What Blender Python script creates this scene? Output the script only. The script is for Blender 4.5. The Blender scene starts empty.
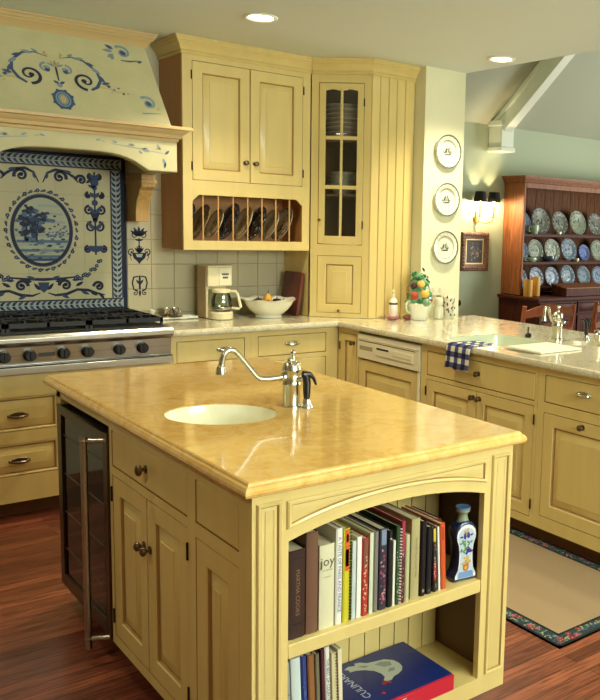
import bpy, bmesh, math, random
from mathutils import Vector, Matrix
random.seed(7)
S = bpy.context.scene
C = S.collection
PI = math.pi

# ------------------------------------------------------------------ materials
def lin(h):
    h = h.lstrip('#')
    out = []
    for i in (0, 2, 4):
        c = int(h[i:i+2], 16)/255
        out.append(c/12.92 if c <= .04045 else ((c+.055)/1.055)**2.4)
    return (*out, 1)
_mc = {}
def mat(name, col, rough=.5, metal=0, bump=0, scale=40, var=0, stretch=(1, 1, 1), spec=.5, coat=0, col2=None, emit=0, vscale=None):
    if name in _mc: return _mc[name]
    m = bpy.data.materials.new(name); m.use_nodes = True
    nt = m.node_tree; b = nt.nodes['Principled BSDF']
    c = lin(col) if isinstance(col, str) else col
    b.inputs['Base Color'].default_value = c
    b.inputs['Roughness'].default_value = rough
    b.inputs['Metallic'].default_value = metal
    b.inputs['Specular IOR Level'].default_value = spec
    if coat: b.inputs['Coat Weight'].default_value = coat; b.inputs['Coat Roughness'].default_value = .08
    if emit:
        b.inputs['Emission Color'].default_value = c; b.inputs['Emission Strength'].default_value = emit
    if bump or var or col2:
        tc = nt.nodes.new('ShaderNodeTexCoord'); mp = nt.nodes.new('ShaderNodeMapping')
        mp.inputs['Scale'].default_value = stretch
        nt.links.new(tc.outputs['Object'], mp.inputs['Vector'])
        n = nt.nodes.new('ShaderNodeTexNoise'); n.inputs['Scale'].default_value = scale; n.inputs['Detail'].default_value = 5
        nt.links.new(mp.outputs['Vector'], n.inputs['Vector'])
        if var or col2:
            r = nt.nodes.new('ShaderNodeValToRGB'); r.color_ramp.elements[0].position = .35; r.color_ramp.elements[1].position = .65
            c2 = lin(col2) if col2 else (c[0]*(1-var), c[1]*(1-var), c[2]*(1-var), 1)
            r.color_ramp.elements[0].color = c2; r.color_ramp.elements[1].color = c
            nt.links.new(n.outputs['Fac'], r.inputs['Fac']); nt.links.new(r.outputs['Color'], b.inputs['Base Color'])
        if bump:
            bp = nt.nodes.new('ShaderNodeBump'); bp.inputs['Strength'].default_value = bump; bp.inputs['Distance'].default_value = .002
            nt.links.new(n.outputs['Fac'], bp.inputs['Height']); nt.links.new(bp.outputs['Normal'], b.inputs['Normal'])
    _mc[name] = m
    return m

def stone(name, cols, scale, rough):
    m = bpy.data.materials.new(name); m.use_nodes = True; nt = m.node_tree; b = nt.nodes['Principled BSDF']
    tc = nt.nodes.new('ShaderNodeTexCoord')
    n = nt.nodes.new('ShaderNodeTexNoise'); n.inputs['Scale'].default_value = scale; n.inputs['Detail'].default_value = 8; n.inputs['Roughness'].default_value = .65; n.inputs['Distortion'].default_value = 1.2
    nt.links.new(tc.outputs['Object'], n.inputs['Vector'])
    r = nt.nodes.new('ShaderNodeValToRGB'); e = r.color_ramp.elements
    e[0].position = .3; e[1].position = .7
    e[0].color = lin(cols[0]); e[1].color = lin(cols[-1])
    for i, c in enumerate(cols[1:-1]):
        x = e.new(.3+.4*(i+1)/(len(cols)-1)); x.color = lin(c)
    nt.links.new(n.outputs['Fac'], r.inputs['Fac'])
    n2 = nt.nodes.new('ShaderNodeTexVoronoi'); n2.feature = 'DISTANCE_TO_EDGE'; n2.inputs['Scale'].default_value = scale*2.2
    nt.links.new(n.outputs['Color'], n2.inputs['Vector'])
    mx = nt.nodes.new('ShaderNodeMix'); mx.data_type = 'RGBA'; mx.blend_type = 'MULTIPLY'
    r2 = nt.nodes.new('ShaderNodeValToRGB'); r2.color_ramp.elements[0].position = 0; r2.color_ramp.elements[1].position = .08
    r2.color_ramp.elements[0].color = (.72, .66, .58, 1); r2.color_ramp.elements[1].color = (1, 1, 1, 1)
    nt.links.new(n2.outputs['Distance'], r2.inputs['Fac'])
    mx.inputs['Factor'].default_value = .6
    nt.links.new(r.outputs['Color'], mx.inputs['A']); nt.links.new(r2.outputs['Color'], mx.inputs['B'])
    nt.links.new(mx.outputs['Result'], b.inputs['Base Color'])
    b.inputs['Roughness'].default_value = rough
    b.inputs['Coat Weight'].default_value = .4; b.inputs['Coat Roughness'].default_value = .04
    return m

def wood_floor():
    m = bpy.data.materials.new('red oak boards'); m.use_nodes = True; nt = m.node_tree; b = nt.nodes['Principled BSDF']
    tc = nt.nodes.new('ShaderNodeTexCoord')
    br = nt.nodes.new('ShaderNodeTexBrick'); br.inputs['Scale'].default_value = 1
    br.inputs['Brick Width'].default_value = 1.1; br.inputs['Row Height'].default_value = .058; br.inputs['Mortar Size'].default_value = .0016
    br.inputs['Color1'].default_value = lin('#9a5b40'); br.inputs['Color2'].default_value = lin('#603024'); br.inputs['Mortar'].default_value = lin('#3a1d12')
    br.inputs['Bias'].default_value = -.1
    nt.links.new(tc.outputs['Object'], br.inputs['Vector'])
    mp = nt.nodes.new('ShaderNodeMapping'); mp.inputs['Scale'].default_value = (1.6, 22, 1)
    nt.links.new(tc.outputs['Object'], mp.inputs['Vector'])
    n = nt.nodes.new('ShaderNodeTexNoise'); n.inputs['Scale'].default_value = 4; n.inputs['Detail'].default_value = 6; n.inputs['Distortion'].default_value = .8
    nt.links.new(mp.outputs['Vector'], n.inputs['Vector'])
    r = nt.nodes.new('ShaderNodeValToRGB'); r.color_ramp.elements[0].position = .38; r.color_ramp.elements[1].position = .62
    r.color_ramp.elements[0].color = (.42, .34, .33, 1); r.color_ramp.elements[1].color = (1.15, 1.1, 1.05, 1)
    nt.links.new(n.outputs['Fac'], r.inputs['Fac'])
    mx = nt.nodes.new('ShaderNodeMix'); mx.data_type = 'RGBA'; mx.blend_type = 'MULTIPLY'; mx.inputs['Factor'].default_value = .85
    nt.links.new(br.outputs['Color'], mx.inputs['A']); nt.links.new(r.outputs['Color'], mx.inputs['B'])
    nt.links.new(mx.outputs['Result'], b.inputs['Base Color'])
    b.inputs['Roughness'].default_value = .32
    return m

def glassy(name, tint=(1, 1, 1, 1), refl=.12, rough=.02):
    m = bpy.data.materials.new(name); m.use_nodes = True; nt = m.node_tree
    for n in list(nt.nodes): nt.nodes.remove(n)
    o = nt.nodes.new('ShaderNodeOutputMaterial'); mx = nt.nodes.new('ShaderNodeMixShader')
    t = nt.nodes.new('ShaderNodeBsdfTransparent'); t.inputs['Color'].default_value = tint
    g = nt.nodes.new('ShaderNodeBsdfGlossy'); g.inputs['Roughness'].default_value = rough
    f = nt.nodes.new('ShaderNodeFresnel'); f.inputs['IOR'].default_value = 1.5
    a = nt.nodes.new('ShaderNodeMath'); a.operation = 'ADD'; a.inputs[1].default_value = refl-.04
    nt.links.new(f.outputs[0], a.inputs[0]); nt.links.new(a.outputs[0], mx.inputs[0])
    nt.links.new(t.outputs[0], mx.inputs[1]); nt.links.new(g.outputs[0], mx.inputs[2]); nt.links.new(mx.outputs[0], o.inputs[0])
    return m

CREAM = mat('cream cabinet paint', '#dbc57e', .38, bump=.12, scale=14, var=.07, stretch=(1, 1, .12), coat=.15)
MOULD = mat('tan moulding paint', '#cbb079', .45, bump=.1, scale=14, var=.07, stretch=(.12, 1, 1))
GLAZE = mat('brown glaze in the grooves', '#a5824a', .45)
INSIDE = mat('cabinet interior', '#7d5d38', .6)
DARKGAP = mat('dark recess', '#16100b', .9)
STONE_Y = stone('golden polished stone', ['#c99b4a', '#d9ae5a', '#e0b968', '#e6c47c', '#d3a653'], 16, .13)
STONE_C = stone('pale cream granite', ['#a8a083', '#c9c3a2', '#ddd8ba', '#cfc9a8', '#b9b191'], 16, .12)
FLOOR = wood_floor()
CEIL = mat('ceiling paint', '#dde6de', .9)
WALLC = mat('cream wall paint', '#e2dfbb', .85, bump=.1, scale=60)
WALLG = mat('sage green wall paint', '#b3bda4', .85)
WALLK = mat('kitchen wall paint', '#d3cfb0', .85)
WHITE = mat('white paint', '#e6ebdd', .5)
STEEL = mat('brushed stainless steel', '#b9b6ab', .28, 1, bump=.1, scale=60, stretch=(1, 1, 30))
STEELD = mat('dark brushed steel', '#5e5140', .32, 1)
NICKEL = mat('brushed nickel', '#c6c4b4', .22, 1)
PEWTER = mat('aged pewter', '#7a6a58', .3, 1)
IRON = mat('black cast iron', '#0d0d0f', .55)
BLACK = mat('black plastic', '#0a0a0e', .3)
PLASTER = mat('cream plaster', '#c9c498', .7, bump=.2, scale=9, var=.08)
WHITEG = mat('white glazed ceramic', '#e9e8d2', .12, coat=.4)
WHITEP = mat('white plastic', '#e4dfc0', .35)
TILE = mat('cream glazed tile', '#bdb594', .2, var=.08, scale=5)
TILEM = mat('mural tile glaze', '#c0b993', .5, spec=.2, var=.08, scale=6)
GROUT = mat('grout', '#a09271', .9)
NAVY = mat('navy glaze', '#111c38', .5, spec=.2)
BLUE = mat('cobalt glaze', '#2a3d60', .5, spec=.2)
BLUE2 = mat('mid blue glaze', '#4c647f', .5, spec=.2)
BLUE3 = mat('pale blue glaze', '#97a09a', .5, spec=.2)
PAINTB = mat('blue painted ornament', '#42597f', .6)
PAINTL = mat('pale blue painted ornament', '#8298a4', .6)
PAINTD = mat('dark painted ornament', '#28304a', .6)
PAINTO = mat('ochre painted ornament', '#c0ad6c', .6)
PINE = mat('stained pine', '#8f5327', .6, bump=.15, scale=8, stretch=(6, 6, .6), col2='#6b3a1a', var=.3)
PINED = mat('dark stained wood', '#552517', .6, spec=.2, col2='#3a1810', var=.3, scale=8, stretch=(5, 5, .8))
CHAIRW = mat('orange wood', '#b05a30', .4, col2='#8f4524', var=.2, scale=10)
MAHOG = mat('mahogany board', '#6b3020', .4, col2='#54241a', var=.2, scale=10, stretch=(5, 5, .6))
CORBELW = mat('honey wood', '#c39d5c', .5, col2='#b08a4c', var=.1, scale=10, stretch=(5, 5, .6))

DGLASS = glassy('smoked glass', (.12, .1, .1, 1), .1)
SINKW = mat('white sink enamel', '#eeeccb', .15, coat=.5)
SINKG = mat('pale green sink enamel', '#d2dcbf', .15, coat=.5)

# ------------------------------------------------------------------ geometry
X3, Y3, Z3 = Vector((1, 0, 0)), Vector((0, 1, 0)), Vector((0, 0, 1))
class Fr:
    def __init__(s, o=(0, 0, 0), U=X3, V=Y3, W=Z3): s.o, s.U, s.V, s.W = Vector(o), Vector(U), Vector(V), Vector(W)
    def p(s, u, v, w=0): return s.o+s.U*u+s.V*v+s.W*w
    def sub(s, u, v, w=0, ang=0):
        c, n = math.cos(ang), math.sin(ang)
        return Fr(s.p(u, v, w), s.U*c+s.V*n, s.V*c-s.U*n, s.W)
WF = Fr()
def facing_south(y, x=0, z=0): return Fr((x, y, z), X3, Z3, -Y3)      # u = x, v = z, w towards the viewer (-Y)
def facing_west(x, y=0, z=0): return Fr((x, y, z), -Y3, Z3, -X3)      # u = -y, v = z, w towards -X

class MB:
    def __init__(s): s.v, s.f, s.m, s.s = [], [], [], []
    def add(s, vs, fs, m=0, smooth=False):
        o = len(s.v); s.v += [tuple(v) for v in vs]
        for f in fs: s.f.append([o+i for i in f]); s.m.append(m); s.s.append(smooth)
        return s
    def box(s, x0, x1, y0, y1, z0, z1, m=0, F=WF):
        P = [F.p(x, y, z) for z in (z0, z1) for y in (y0, y1) for x in (x0, x1)]
        return s.add(P, [(0, 2, 3, 1), (4, 5, 7, 6), (0, 1, 5, 4), (2, 6, 7, 3), (0, 4, 6, 2), (1, 3, 7, 5)], m)
    def poly(s, pts, F=WF, w=0, m=0): return s.add([F.p(u, v, w) for u, v in pts], [list(range(len(pts)))], m)
    def prism(s, pts, w0, w1, F=WF, m=0, m2=None, smooth=False):
        n = len(pts); P = [F.p(u, v, w0) for u, v in pts]+[F.p(u, v, w1) for u, v in pts]
        s.add(P, [list(range(n))[::-1], list(range(n, 2*n))], m if m2 is None else m2)
        return s.add(P, [(i, (i+1) % n, n+(i+1) % n, n+i) for i in range(n)], m, smooth)
    def rings(s, R, m=0, smooth=True, cap0=True, cap1=True, closed=True):
        n = len(R[0]); P = [p for r in R for p in r]; fs = []
        for k in range(len(R)-1):
            for i in range(n if closed else n-1): fs.append((k*n+i, k*n+(i+1) % n, (k+1)*n+(i+1) % n, (k+1)*n+i))
        s.add(P, fs, m, smooth)
        if cap0: s.add(R[0], [list(range(n))[::-1]], m)
        if cap1: s.add(R[-1], [list(range(n))], m)
        return s
    def lathe(s, prof, F=WF, n=24, m=0, cap0=True, cap1=True, rx=1, ry=1):
        R = [[F.p(max(r, 1e-4)*rx*math.cos(2*PI*i/n), max(r, 1e-4)*ry*math.sin(2*PI*i/n), h) for i in range(n)] for r, h in prof]
        return s.rings(R, m, True, cap0, cap1)
    def tube(s, pts, r, n=10, m=0, cap=True):
        pts = [Vector(p) for p in pts]; R = []; ref = None
        for i, p in enumerate(pts):
            t = (pts[min(i+1, len(pts)-1)]-pts[max(i-1, 0)]).normalized()
            if ref is None: ref = Vector((0, 0, 1)) if abs(t.z) < .9 else Vector((1, 0, 0))
            a = t.cross(ref).normalized(); b = a.cross(t).normalized(); ref = b
            rr = r[i] if isinstance(r, (list, tuple)) else r
            R.append([p+a*(rr*math.cos(2*PI*k/n))+b*(rr*math.sin(2*PI*k/n)) for k in range(n)])
        return s.rings([q[::-1] for q in R], m, True, cap, cap)
    def ball(s, c, r, m=0, n=14, sc=(1, 1, 1)):
        F = Fr(c, X3*sc[0], Y3*sc[1], Z3*sc[2])
        return s.lathe([(r*math.sin(PI*k/8), -r*math.cos(PI*k/8)) for k in range(9)], F, n, m, False, False)
    # flat drawing
    def ribbon(s, pts, wd, F, w, m=0):
        L, Rr = [], []
        for i, (u, v) in enumerate(pts):
            a = pts[max(i-1, 0)]; b = pts[min(i+1, len(pts)-1)]
            dx, dy = b[0]-a[0], b[1]-a[1]; d = math.hypot(dx, dy) or 1
            h = (wd[i] if isinstance(wd, (list, tuple)) else wd)/2
            L.append(F.p(u-dy/d*h, v+dx/d*h, w)); Rr.append(F.p(u+dy/d*h, v-dx/d*h, w))
        n = len(pts)
        return s.add(L+Rr, [(i, n+i, n+i+1, i+1) for i in range(n-1)], m)
    def leaf(s, u, v, ang, ln, wd, F, w, m=0):
        G = F.sub(u, v, 0, ang)
        return s.poly([(0, 0), (ln*.3, -wd*.45), (ln*.65, -wd*.4), (ln, 0), (ln*.65, wd*.4), (ln*.3, wd*.45)], G, w, m)
    def disc(s, u, v, r, F, w, m=0, n=14, ry=None):
        ry = ry or r
        return s.poly([(u+r*math.cos(2*PI*i/n), v+ry*math.sin(2*PI*i/n)) for i in range(n)], F, w, m)
    def ring(s, u, v, r, th, F, w, m=0, n=40, ry=None):
        ry = ry or r; A = []; B = []
        for i in range(n):
            c, d = math.cos(2*PI*i/n), math.sin(2*PI*i/n)
            A.append(F.p(u+(r-th)*c, v+(ry-th)*d, w)); B.append(F.p(u+r*c, v+ry*d, w))
        return s.add(A+B, [(i, n+i, n+(i+1) % n, (i+1) % n) for i in range(n)], m)
    def scroll(s, u, v, r, turns, a0, sgn, wd, F, w, m=0, n=26):
        pts = []; ws = []
        for i in range(n+1):
            t = i/n; a = a0+sgn*2*PI*turns*t; rr = r*(1-.85*t)
            pts.append((u+rr*math.cos(a), v+rr*math.sin(a))); ws.append(wd*(1-.55*t))
        s.ribbon(pts, ws, F, w, m); s.disc(*pts[-1], wd*.8, F, w, m, 8)
        return s
    def text(s, txt, size, F, w=0, m=0, align='LEFT', depth=0):
        cu = bpy.data.curves.new('t', 'FONT'); cu.body = txt; cu.size = size; cu.align_x = align; cu.align_y = 'CENTER'; cu.resolution_u = 2
        o = bpy.data.objects.new('t', cu); C.objects.link(o)
        bpy.context.view_layer.update()
        me = bpy.data.meshes.new_from_object(o.evaluated_get(bpy.context.evaluated_depsgraph_get()))
        s.add([F.p(v.co.x, v.co.y, w) for v in me.vertices], [list(p.vertices) for p in me.polygons], m)
        bpy.data.objects.remove(o); bpy.data.curves.remove(cu); bpy.data.meshes.remove(me)
        return s

ORG = {}
def origin(o): return ORG.get(o.name, Vector((0, 0, 0))) if o else Vector((0, 0, 0))
def build(name, mb, mats, parent=None, local=False, bevel=0, seg=2, at=None, angle=35):
    """at = world point used as the object's own origin when it has no parent; local = verts already local"""
    base = Vector(at) if at is not None else (Vector((0, 0, 0)) if local else origin(parent))
    if parent is None and at is None: base = Vector((0, 0, 0))
    me = bpy.data.meshes.new(name)
    me.from_pydata([tuple(Vector(v)-base) if not local else v for v in mb.v], [], mb.f)
    if not isinstance(mats, (list, tuple)): mats = [mats]
    for m in mats: me.materials.append(m)
    for p, mi, sm in zip(me.polygons, mb.m, mb.s): p.material_index = min(mi, len(mats)-1); p.use_smooth = sm
    bm = bmesh.new(); bm.from_mesh(me); bmesh.ops.remove_doubles(bm, verts=bm.verts, dist=1e-6)
    bm.to_mesh(me); bm.free(); me.set_sharp_from_angle(angle=math.radians(angle))
    o = bpy.data.objects.new(name, me); C.objects.link(o)
    if parent is not None: o.parent = parent; ORG[o.name] = origin(parent)
    else: o.location = base; ORG[o.name] = base
    if bevel:
        b = o.modifiers.new('bevel', 'BEVEL'); b.width = bevel; b.segments = seg; b.limit_method = 'ANGLE'; b.angle_limit = math.radians(40)
    return o
def thing(name, label, cat, loc=(0, 0, 0), rot=(0, 0, 0), group=None):
    o = bpy.data.objects.new(name, None); C.objects.link(o); o.location = loc; o.rotation_euler = rot; o.empty_display_size = .05
    o['label'] = label; o['category'] = cat
    if group: o['group'] = group
    ORG[o.name] = Vector(loc)
    return o
def tag(o, label, cat, group=None):
    o['label'] = label; o['category'] = cat
    if group: o['group'] = group
    return o
def structure(name, mb, mats, **k):
    o = build(name, mb, mats, **k); o['kind'] = 'structure'; return o
def dup(root, loc, rot=None, label=None, group=None):
    r = root.copy(); C.objects.link(r); r.location = loc
    if rot is not None: r.rotation_euler = rot
    if label: r['label'] = label
    if group: r['group'] = group
    for ch in list(root.children):
        c = ch.copy(); C.objects.link(c); c.parent = r
        for g in list(ch.children):
            d = g.copy(); C.objects.link(d); d.parent = c
    return r

# profiles cut through a panel: (inset, height)
def panel(mb, F, u0, u1, v0, v1, w, stile=.05, depth=.02, m=0, mg=1, raised=True):
    """framed door: slab, groove, sloping raised field"""
    prof = [(0, w-depth, m), (0, w, m), (stile, w, m), (stile+.004, w-.003, m), (stile+.007, w-.012, mg), (stile+.011, w-.012, mg), (stile+.013, w-.0105, m), (stile+.046, w-.003, m), (stile+.0475, w-.0005, m)] if raised else \
           [(0, w-depth, m), (0, w-.003, m), (.003, w, m)]
    R = []
    for ins, h, _ in prof:
        R.append([F.p(u0+ins, v0+ins, h), F.p(u1-ins, v0+ins, h), F.p(u1-ins, v1-ins, h), F.p(u0+ins, v1-ins, h)])
    for k in range(len(R)-1): mb.rings([R[k], R[k+1]], prof[k+1][2], False, False, False)
    mb.add(R[-1], [(0, 1, 2, 3)], m)
    mb.add(R[0], [(3, 2, 1, 0)], m)
    return mb
def moulded_panel(mb, F, u0, u1, vb0, v1, w, bottom=None, m=0, mg=1, bead=.012, h=.007):
    """picture-frame moulding with a flat field inside; bottom(u) gives the lower edge"""
    n = 16
    bot = bottom or (lambda u: vb0)
    def loop(ins, hh):
        pts = [(u0+ins+(u1-u0-2*ins)*i/n, bot(u0+(u1-u0)*i/n)+ins) for i in range(n+1)]
        pts += [(u1-ins, v1-ins), (u0+ins, v1-ins)]
        return [F.p(u, v, hh) for u, v in pts]
    prof = [(0, w, mg), (.001, w+h*.6, m), (bead*.4, w+h, m), (bead, w+h*.7, m), (bead+.004, w-.001, mg), (bead+.012, w+.001, m)]
    R = [loop(a, b) for a, b, _ in prof]
    for k in range(len(R)-1): mb.rings([R[k], R[k+1]], prof[k+1][2], False, False, False)
    inner = R[-1]; nn = n+1
    # field as strips so the arched lower edge stays exact
    tops = [F.p(u0+.024+(u1-u0-.048)*i/n, v1-.024, w+.001) for i in range(nn)]
    mb.add(inner[:nn]+tops, [(i, i+1, nn+i+1, nn+i) for i in range(n)], m)
def knob(F, parent, u, v, name='knob', r=.015, material=None, plate=True):
    b = MB(); G = F.sub(u, v)
    pr = ([(.013, 0), (.013, .003)] if plate else [])+[(.006, .004), (.005, .012), (r*.85, .017), (r, .022), (r*.9, .028), (r*.5, .032), (0, .033)]
    b.lathe(pr, G, 18)
    return build(name, b, material or PEWTER, parent)
def bin_pull(F, parent, u, v, wd=.085, name='pull', material=None):
    b = MB(); G = F.sub(u, v)
    b.lathe([(.034, -.0005), (.034, .002), (.03, .004)], Fr(G.p(0, 0), G.U*1.25, G.V*.45, G.W), 20)
    n = 12; pts = []
    for i in range(n+1):
        t = PI*i/n; pts.append(G.p(-wd/2*math.cos(t), -.004*math.sin(t), .004+.024*math.sin(t)))
    b.tube(pts, [.0045+.0035*math.sin(PI*i/n) for i in range(n+1)], 10)
    for sx in (-1, 1): b.ball(G.p(sx*wd/2, 0, .005), .008)
    return build(name, b, material or NICKEL, parent)
def hinge(F, parent, u, v, h=.05):
    b = MB(); b.tube([F.p(u, v-h/2, .003), F.p(u, v+h/2, .003)], .004, 8)
    return build('hinge', b, mat('dark hinge brass', '#3b2a18', .4, .8), parent)
def door(F, parent, u0, u1, v0, v1, w=0, stile=.05, knob_at=None, hinges=None):
    g = .003; b = MB(); panel(b, F, u0+g, u1-g, v0+g, v1-g, w, stile)
    d = build('door', b, [CREAM, GLAZE], parent)
    if knob_at: knob(Fr(F.p(0, 0, w), F.U, F.V, F.W), d, *knob_at)
    if hinges is not None:
        for t in (.12, .88): hinge(Fr(F.p(0, 0, w), F.U, F.V, F.W), d, hinges, v0+(v1-v0)*t)
    return d
def drawer(F, parent, u0, u1, v0, v1, w=0, pull=None, kn=None):
    g = .003; b = MB(); panel(b, F, u0+g, u1-g, v0+g, v1-g, w, raised=False)
    # thumbnail edge
    d = build('drawer', b, [CREAM, GLAZE], parent)
    G = Fr(F.p(0, 0, w), F.U, F.V, F.W)
    if pull: bin_pull(G, d, *pull)
    if kn: knob(G, d, *kn, r=.018)
    return d
def face_frame(F, parent, u0, u1, v0, v1, holes, depth=.018, name='face_frame', back=.03):
    """one sheet with rectangular holes; bevelled beads line each hole"""
    us = sorted({u0, u1}|{h[0] for h in holes}|{h[1] for h in holes}); vs = sorted({v0, v1}|{h[2] for h in holes}|{h[3] for h in holes})
    b = MB()
    for i in range(len(us)-1):
        for j in range(len(vs)-1):
            cu, cv = (us[i]+us[i+1])/2, (vs[j]+vs[j+1])/2
            if any(h[0] < cu < h[1] and h[2] < cv < h[3] for h in holes): continue
            b.add([F.p(us[i], vs[j], 0), F.p(us[i+1], vs[j], 0), F.p(us[i+1], vs[j+1], 0), F.p(us[i], vs[j+1], 0)], [(0, 1, 2, 3)], 0)
    for h in holes:
        a = [F.p(h[0], h[2], 0), F.p(h[1], h[2], 0), F.p(h[1], h[3], 0), F.p(h[0], h[3], 0)]
        c = [p-F.W*back for p in a]
        b.rings([a, c], 1, False, False, False)
    o = [F.p(u0, v0, 0), F.p(u1, v0, 0), F.p(u1, v1, 0), F.p(u0, v1, 0)]
    b.rings([o, [p-F.W*back for p in o]], 0, False, False, False)
    return build(name, b, [CREAM, GLAZE], parent)
def crown(mb, path, prof, closed=False, m=0):
    """sweep (out, z) profile along a plan polyline, outward = right-hand side of travel"""
    R = []
    n = len(path)
    for i, p in enumerate(path):
        p = Vector((p[0], p[1]))
        def nrm(a, b):
            d = (Vector(b)-Vector(a)).normalized(); return Vector((d.y, -d.x))
        if 0 < i < n-1:
            n1, n2 = nrm(path[i-1], path[i]), nrm(path[i], path[i+1]); k = (n1+n2); k = k/(k.length_squared/2) if k.length > 1e-6 else n1
        else: k = nrm(path[0], path[1]) if i == 0 else nrm(path[-2], path[-1])
        R.append([(p.x+k.x*o, p.y+k.y*o, z) for o, z in prof])
    return mb.rings(R, m, False, True, True)
CROWN = [(0, 0), (0, -.11), (.012, -.11), (.017, -.103), (.012, -.096), (.011, -.088), (.020, -.085), (.030, -.060), (.048, -.042), (.055, -.042), (.055, -.034), (.064, -.030), (.072, -.013), (.080, -.011), (.080, 0)]
def crownprof(z, k=1): return [(o*k, z+h*k*1.15) for o, h in CROWN]

# ================================================================== THE ROOM
KC = 2.552
WX, WX2, PYF = 3.465, 3.808, 4.335
def wall(name, *boxes, m=WALLK):
    b = MB()
    for q in boxes: b.box(*q)
    return structure(name, b, m)
structure('floor', MB().box(-1.6, 9.6, -1.7, 7.0, -.1, 0), FLOOR)
cb = MB()
# kitchen ceiling with the two can openings left as shallow cups
structure('ceiling', cb.box(-1.7, WX2, -1.7, 5.2, KC, KC+.12), CEIL)
wall('wall_north', (-1.7, WX, 5.07, 5.22, 0, KC))
wall('wall_east', (WX, WX2, PYF, 6.95, 0, 5.2), m=WALLC)
wall('wall_east_header', (3.70, WX2, 1.8, PYF, KC+.12, 5.2), m=WALLG)
wall('wall_east_south', (3.70, WX2, -1.7, 1.8, 0, 5.2))
wall('wall_west', (-1.75, -1.6, -1.7, 5.2, 0, KC), m=mat('west wall paint', '#8f8260', .9))
# south wall with a wide window opening
wall('wall_south', (-1.7, .95, -1.85, -1.7, 0, KC), (3.65, WX2, -1.85, -1.7, 0, KC), (.95, 3.65, -1.85, -1.7, 0, 1.4), (.95, 3.65, -1.85, -1.7, 2.45, KC))
wf = MB()
for x in (.95, 1.6, 2.27, 2.94, 3.59): wf.box(x, x+.06, -1.8, -1.74, 1.4, 2.45)
for z in (1.4, 1.9, 2.4): wf.box(.95, 3.65, -1.795, -1.745, z, z+.05)
structure('window_1', wf, WHITE)
# dining room
wall('wall_dining_north', (3.49, 9.6, 6.8, 6.95, 0, 2.75), m=WALLG)
wall('wall_dining_south', (3.85, 9.6, 1.65, 1.8, 0, 2.75), m=WALLG)
wall('wall_dining_east', (9.5, 9.65, 1.8, 3.0, 0, 5.2), (9.5, 9.65, 5.2, 6.95, 0, 5.2), (9.5, 9.65, 3.0, 5.2, 0, .7), (9.5, 9.65, 3.0, 5.2, 2.3, 5.2), m=WALLG)
wd = MB()
for y in (3.0, 3.7, 4.42, 5.12): wd.box(9.52, 9.6, y, y+.07, .7, 2.3)
for z in (.7, 1.45, 2.23): wd.box(9.52, 9.6, 3.0, 5.2, z, z+.07)
structure('window_2', wd, WHITE)
SL = .82
cv = MB()
zr = 2.64+SL*2.5
cv.prism([(6.95, 2.64-.15*SL), (4.3, zr), (1.65, 2.64-.15*SL), (1.65, 2.9-.15*SL), (4.3, zr+.2), (6.95, 2.9-.15*SL)], 3.7, 9.65, Fr((0, 0, 0), Y3, Z3, X3))
structure('ceiling_dining', cv, mat('vault ceiling paint', '#a8ab98', .9))
# truss rafter with moulded foot block
rf = MB()
Fx = Fr((0, 0, 0), Y3, Z3, X3)
def zc(y): return 2.64+SL*(6.8-y)
rf.prism([(6.79, zc(6.79)-.02), (4.35, zc(4.35)-.02), (4.35, zc(4.35)-.24), (6.79, zc(6.79)-.24)], 6.36, 6.49, Fx)
rf.prism([(6.79, zc(6.79)-.0), (4.35, zc(4.35)-.0), (4.35, zc(4.35)-.07), (6.79, zc(6.79)-.07)], 6.33, 6.52, Fx)
structure('trim_1', rf, WHITE, bevel=.01)
bk = MB().box(6.33, 6.52, 6.60, 6.8, 2.38, 2.64).box(6.31, 6.54, 6.58, 6.8, 2.62, 2.68).box(6.315, 6.535, 6.585, 6.8, 2.35, 2.40)
structure('trim_2', bk, WHITE, bevel=.008)
# baseboards in the dining room
structure('baseboard_north', MB().box(3.86, 9.5, 6.78, 6.799, 0, .14), WHITE, bevel=.004)

# ================================================================== LIGHT FITTINGS
cans = [(2.10, 3.98), (3.62, 3.80), (.5, 3.3), (1.5, 1.2), (3.3, 1.9), (-.7, 2.2)]  # last can is an added, unseen fill for the island's left face
can_labels = ['recessed ceiling light above the plate rack cabinet, nearer the range', 'recessed ceiling light near the wall pier and the dining room opening',
              'recessed ceiling light above the cooktop end of the island', 'recessed ceiling light over the near end of the island', 'recessed ceiling light over the sink counter', 'added unseen ceiling light left of the island, filling its darker side']
CANW = mat('white can trim', '#efeee0', .5); LAMPM = mat('lit lamp face', '#fff2d0', .5, emit=22)
for (x, y), lb in zip(cans, can_labels):
    t = thing('recessed_light', lb, 'ceiling light', (x, y, KC), group='recessed ceiling lights')
    r = MB().lathe([(.062, -.001), (.085, -.001), (.085, -.006), (.078, -.010), (.064, -.006), (.062, -.001)], n=32, cap0=False, cap1=False)
    build('trim_ring', r, CANW, t, local=True)
    l = MB().lathe([(.062, -.001), (.058, -.005), (.03, -.009), (0, -.010)], n=32, cap0=True, cap1=False)
    build('lamp_face', l, LAMPM, t, local=True)
def lamp(kind, name, loc, energy, col, **k):
    d = bpy.data.lights.new(name, kind); d.energy = energy; d.color = col
    for a, b in k.items():
        if a != 'rot': setattr(d, a, b)
    o = bpy.data.objects.new(name, d); C.objects.link(o); o.location = loc
    if 'rot' in k: o.rotation_euler = k['rot']
    return o
WARM = (1, .85, .62)
for i, (x, y) in enumerate(cans):
    lamp('SPOT', 'can_lamp', (x, y, KC-.03), (85, 110, 40, 50, 62, 60)[i], WARM, spot_size=math.radians(125), spot_blend=.8, shadow_soft_size=.06)
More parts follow.
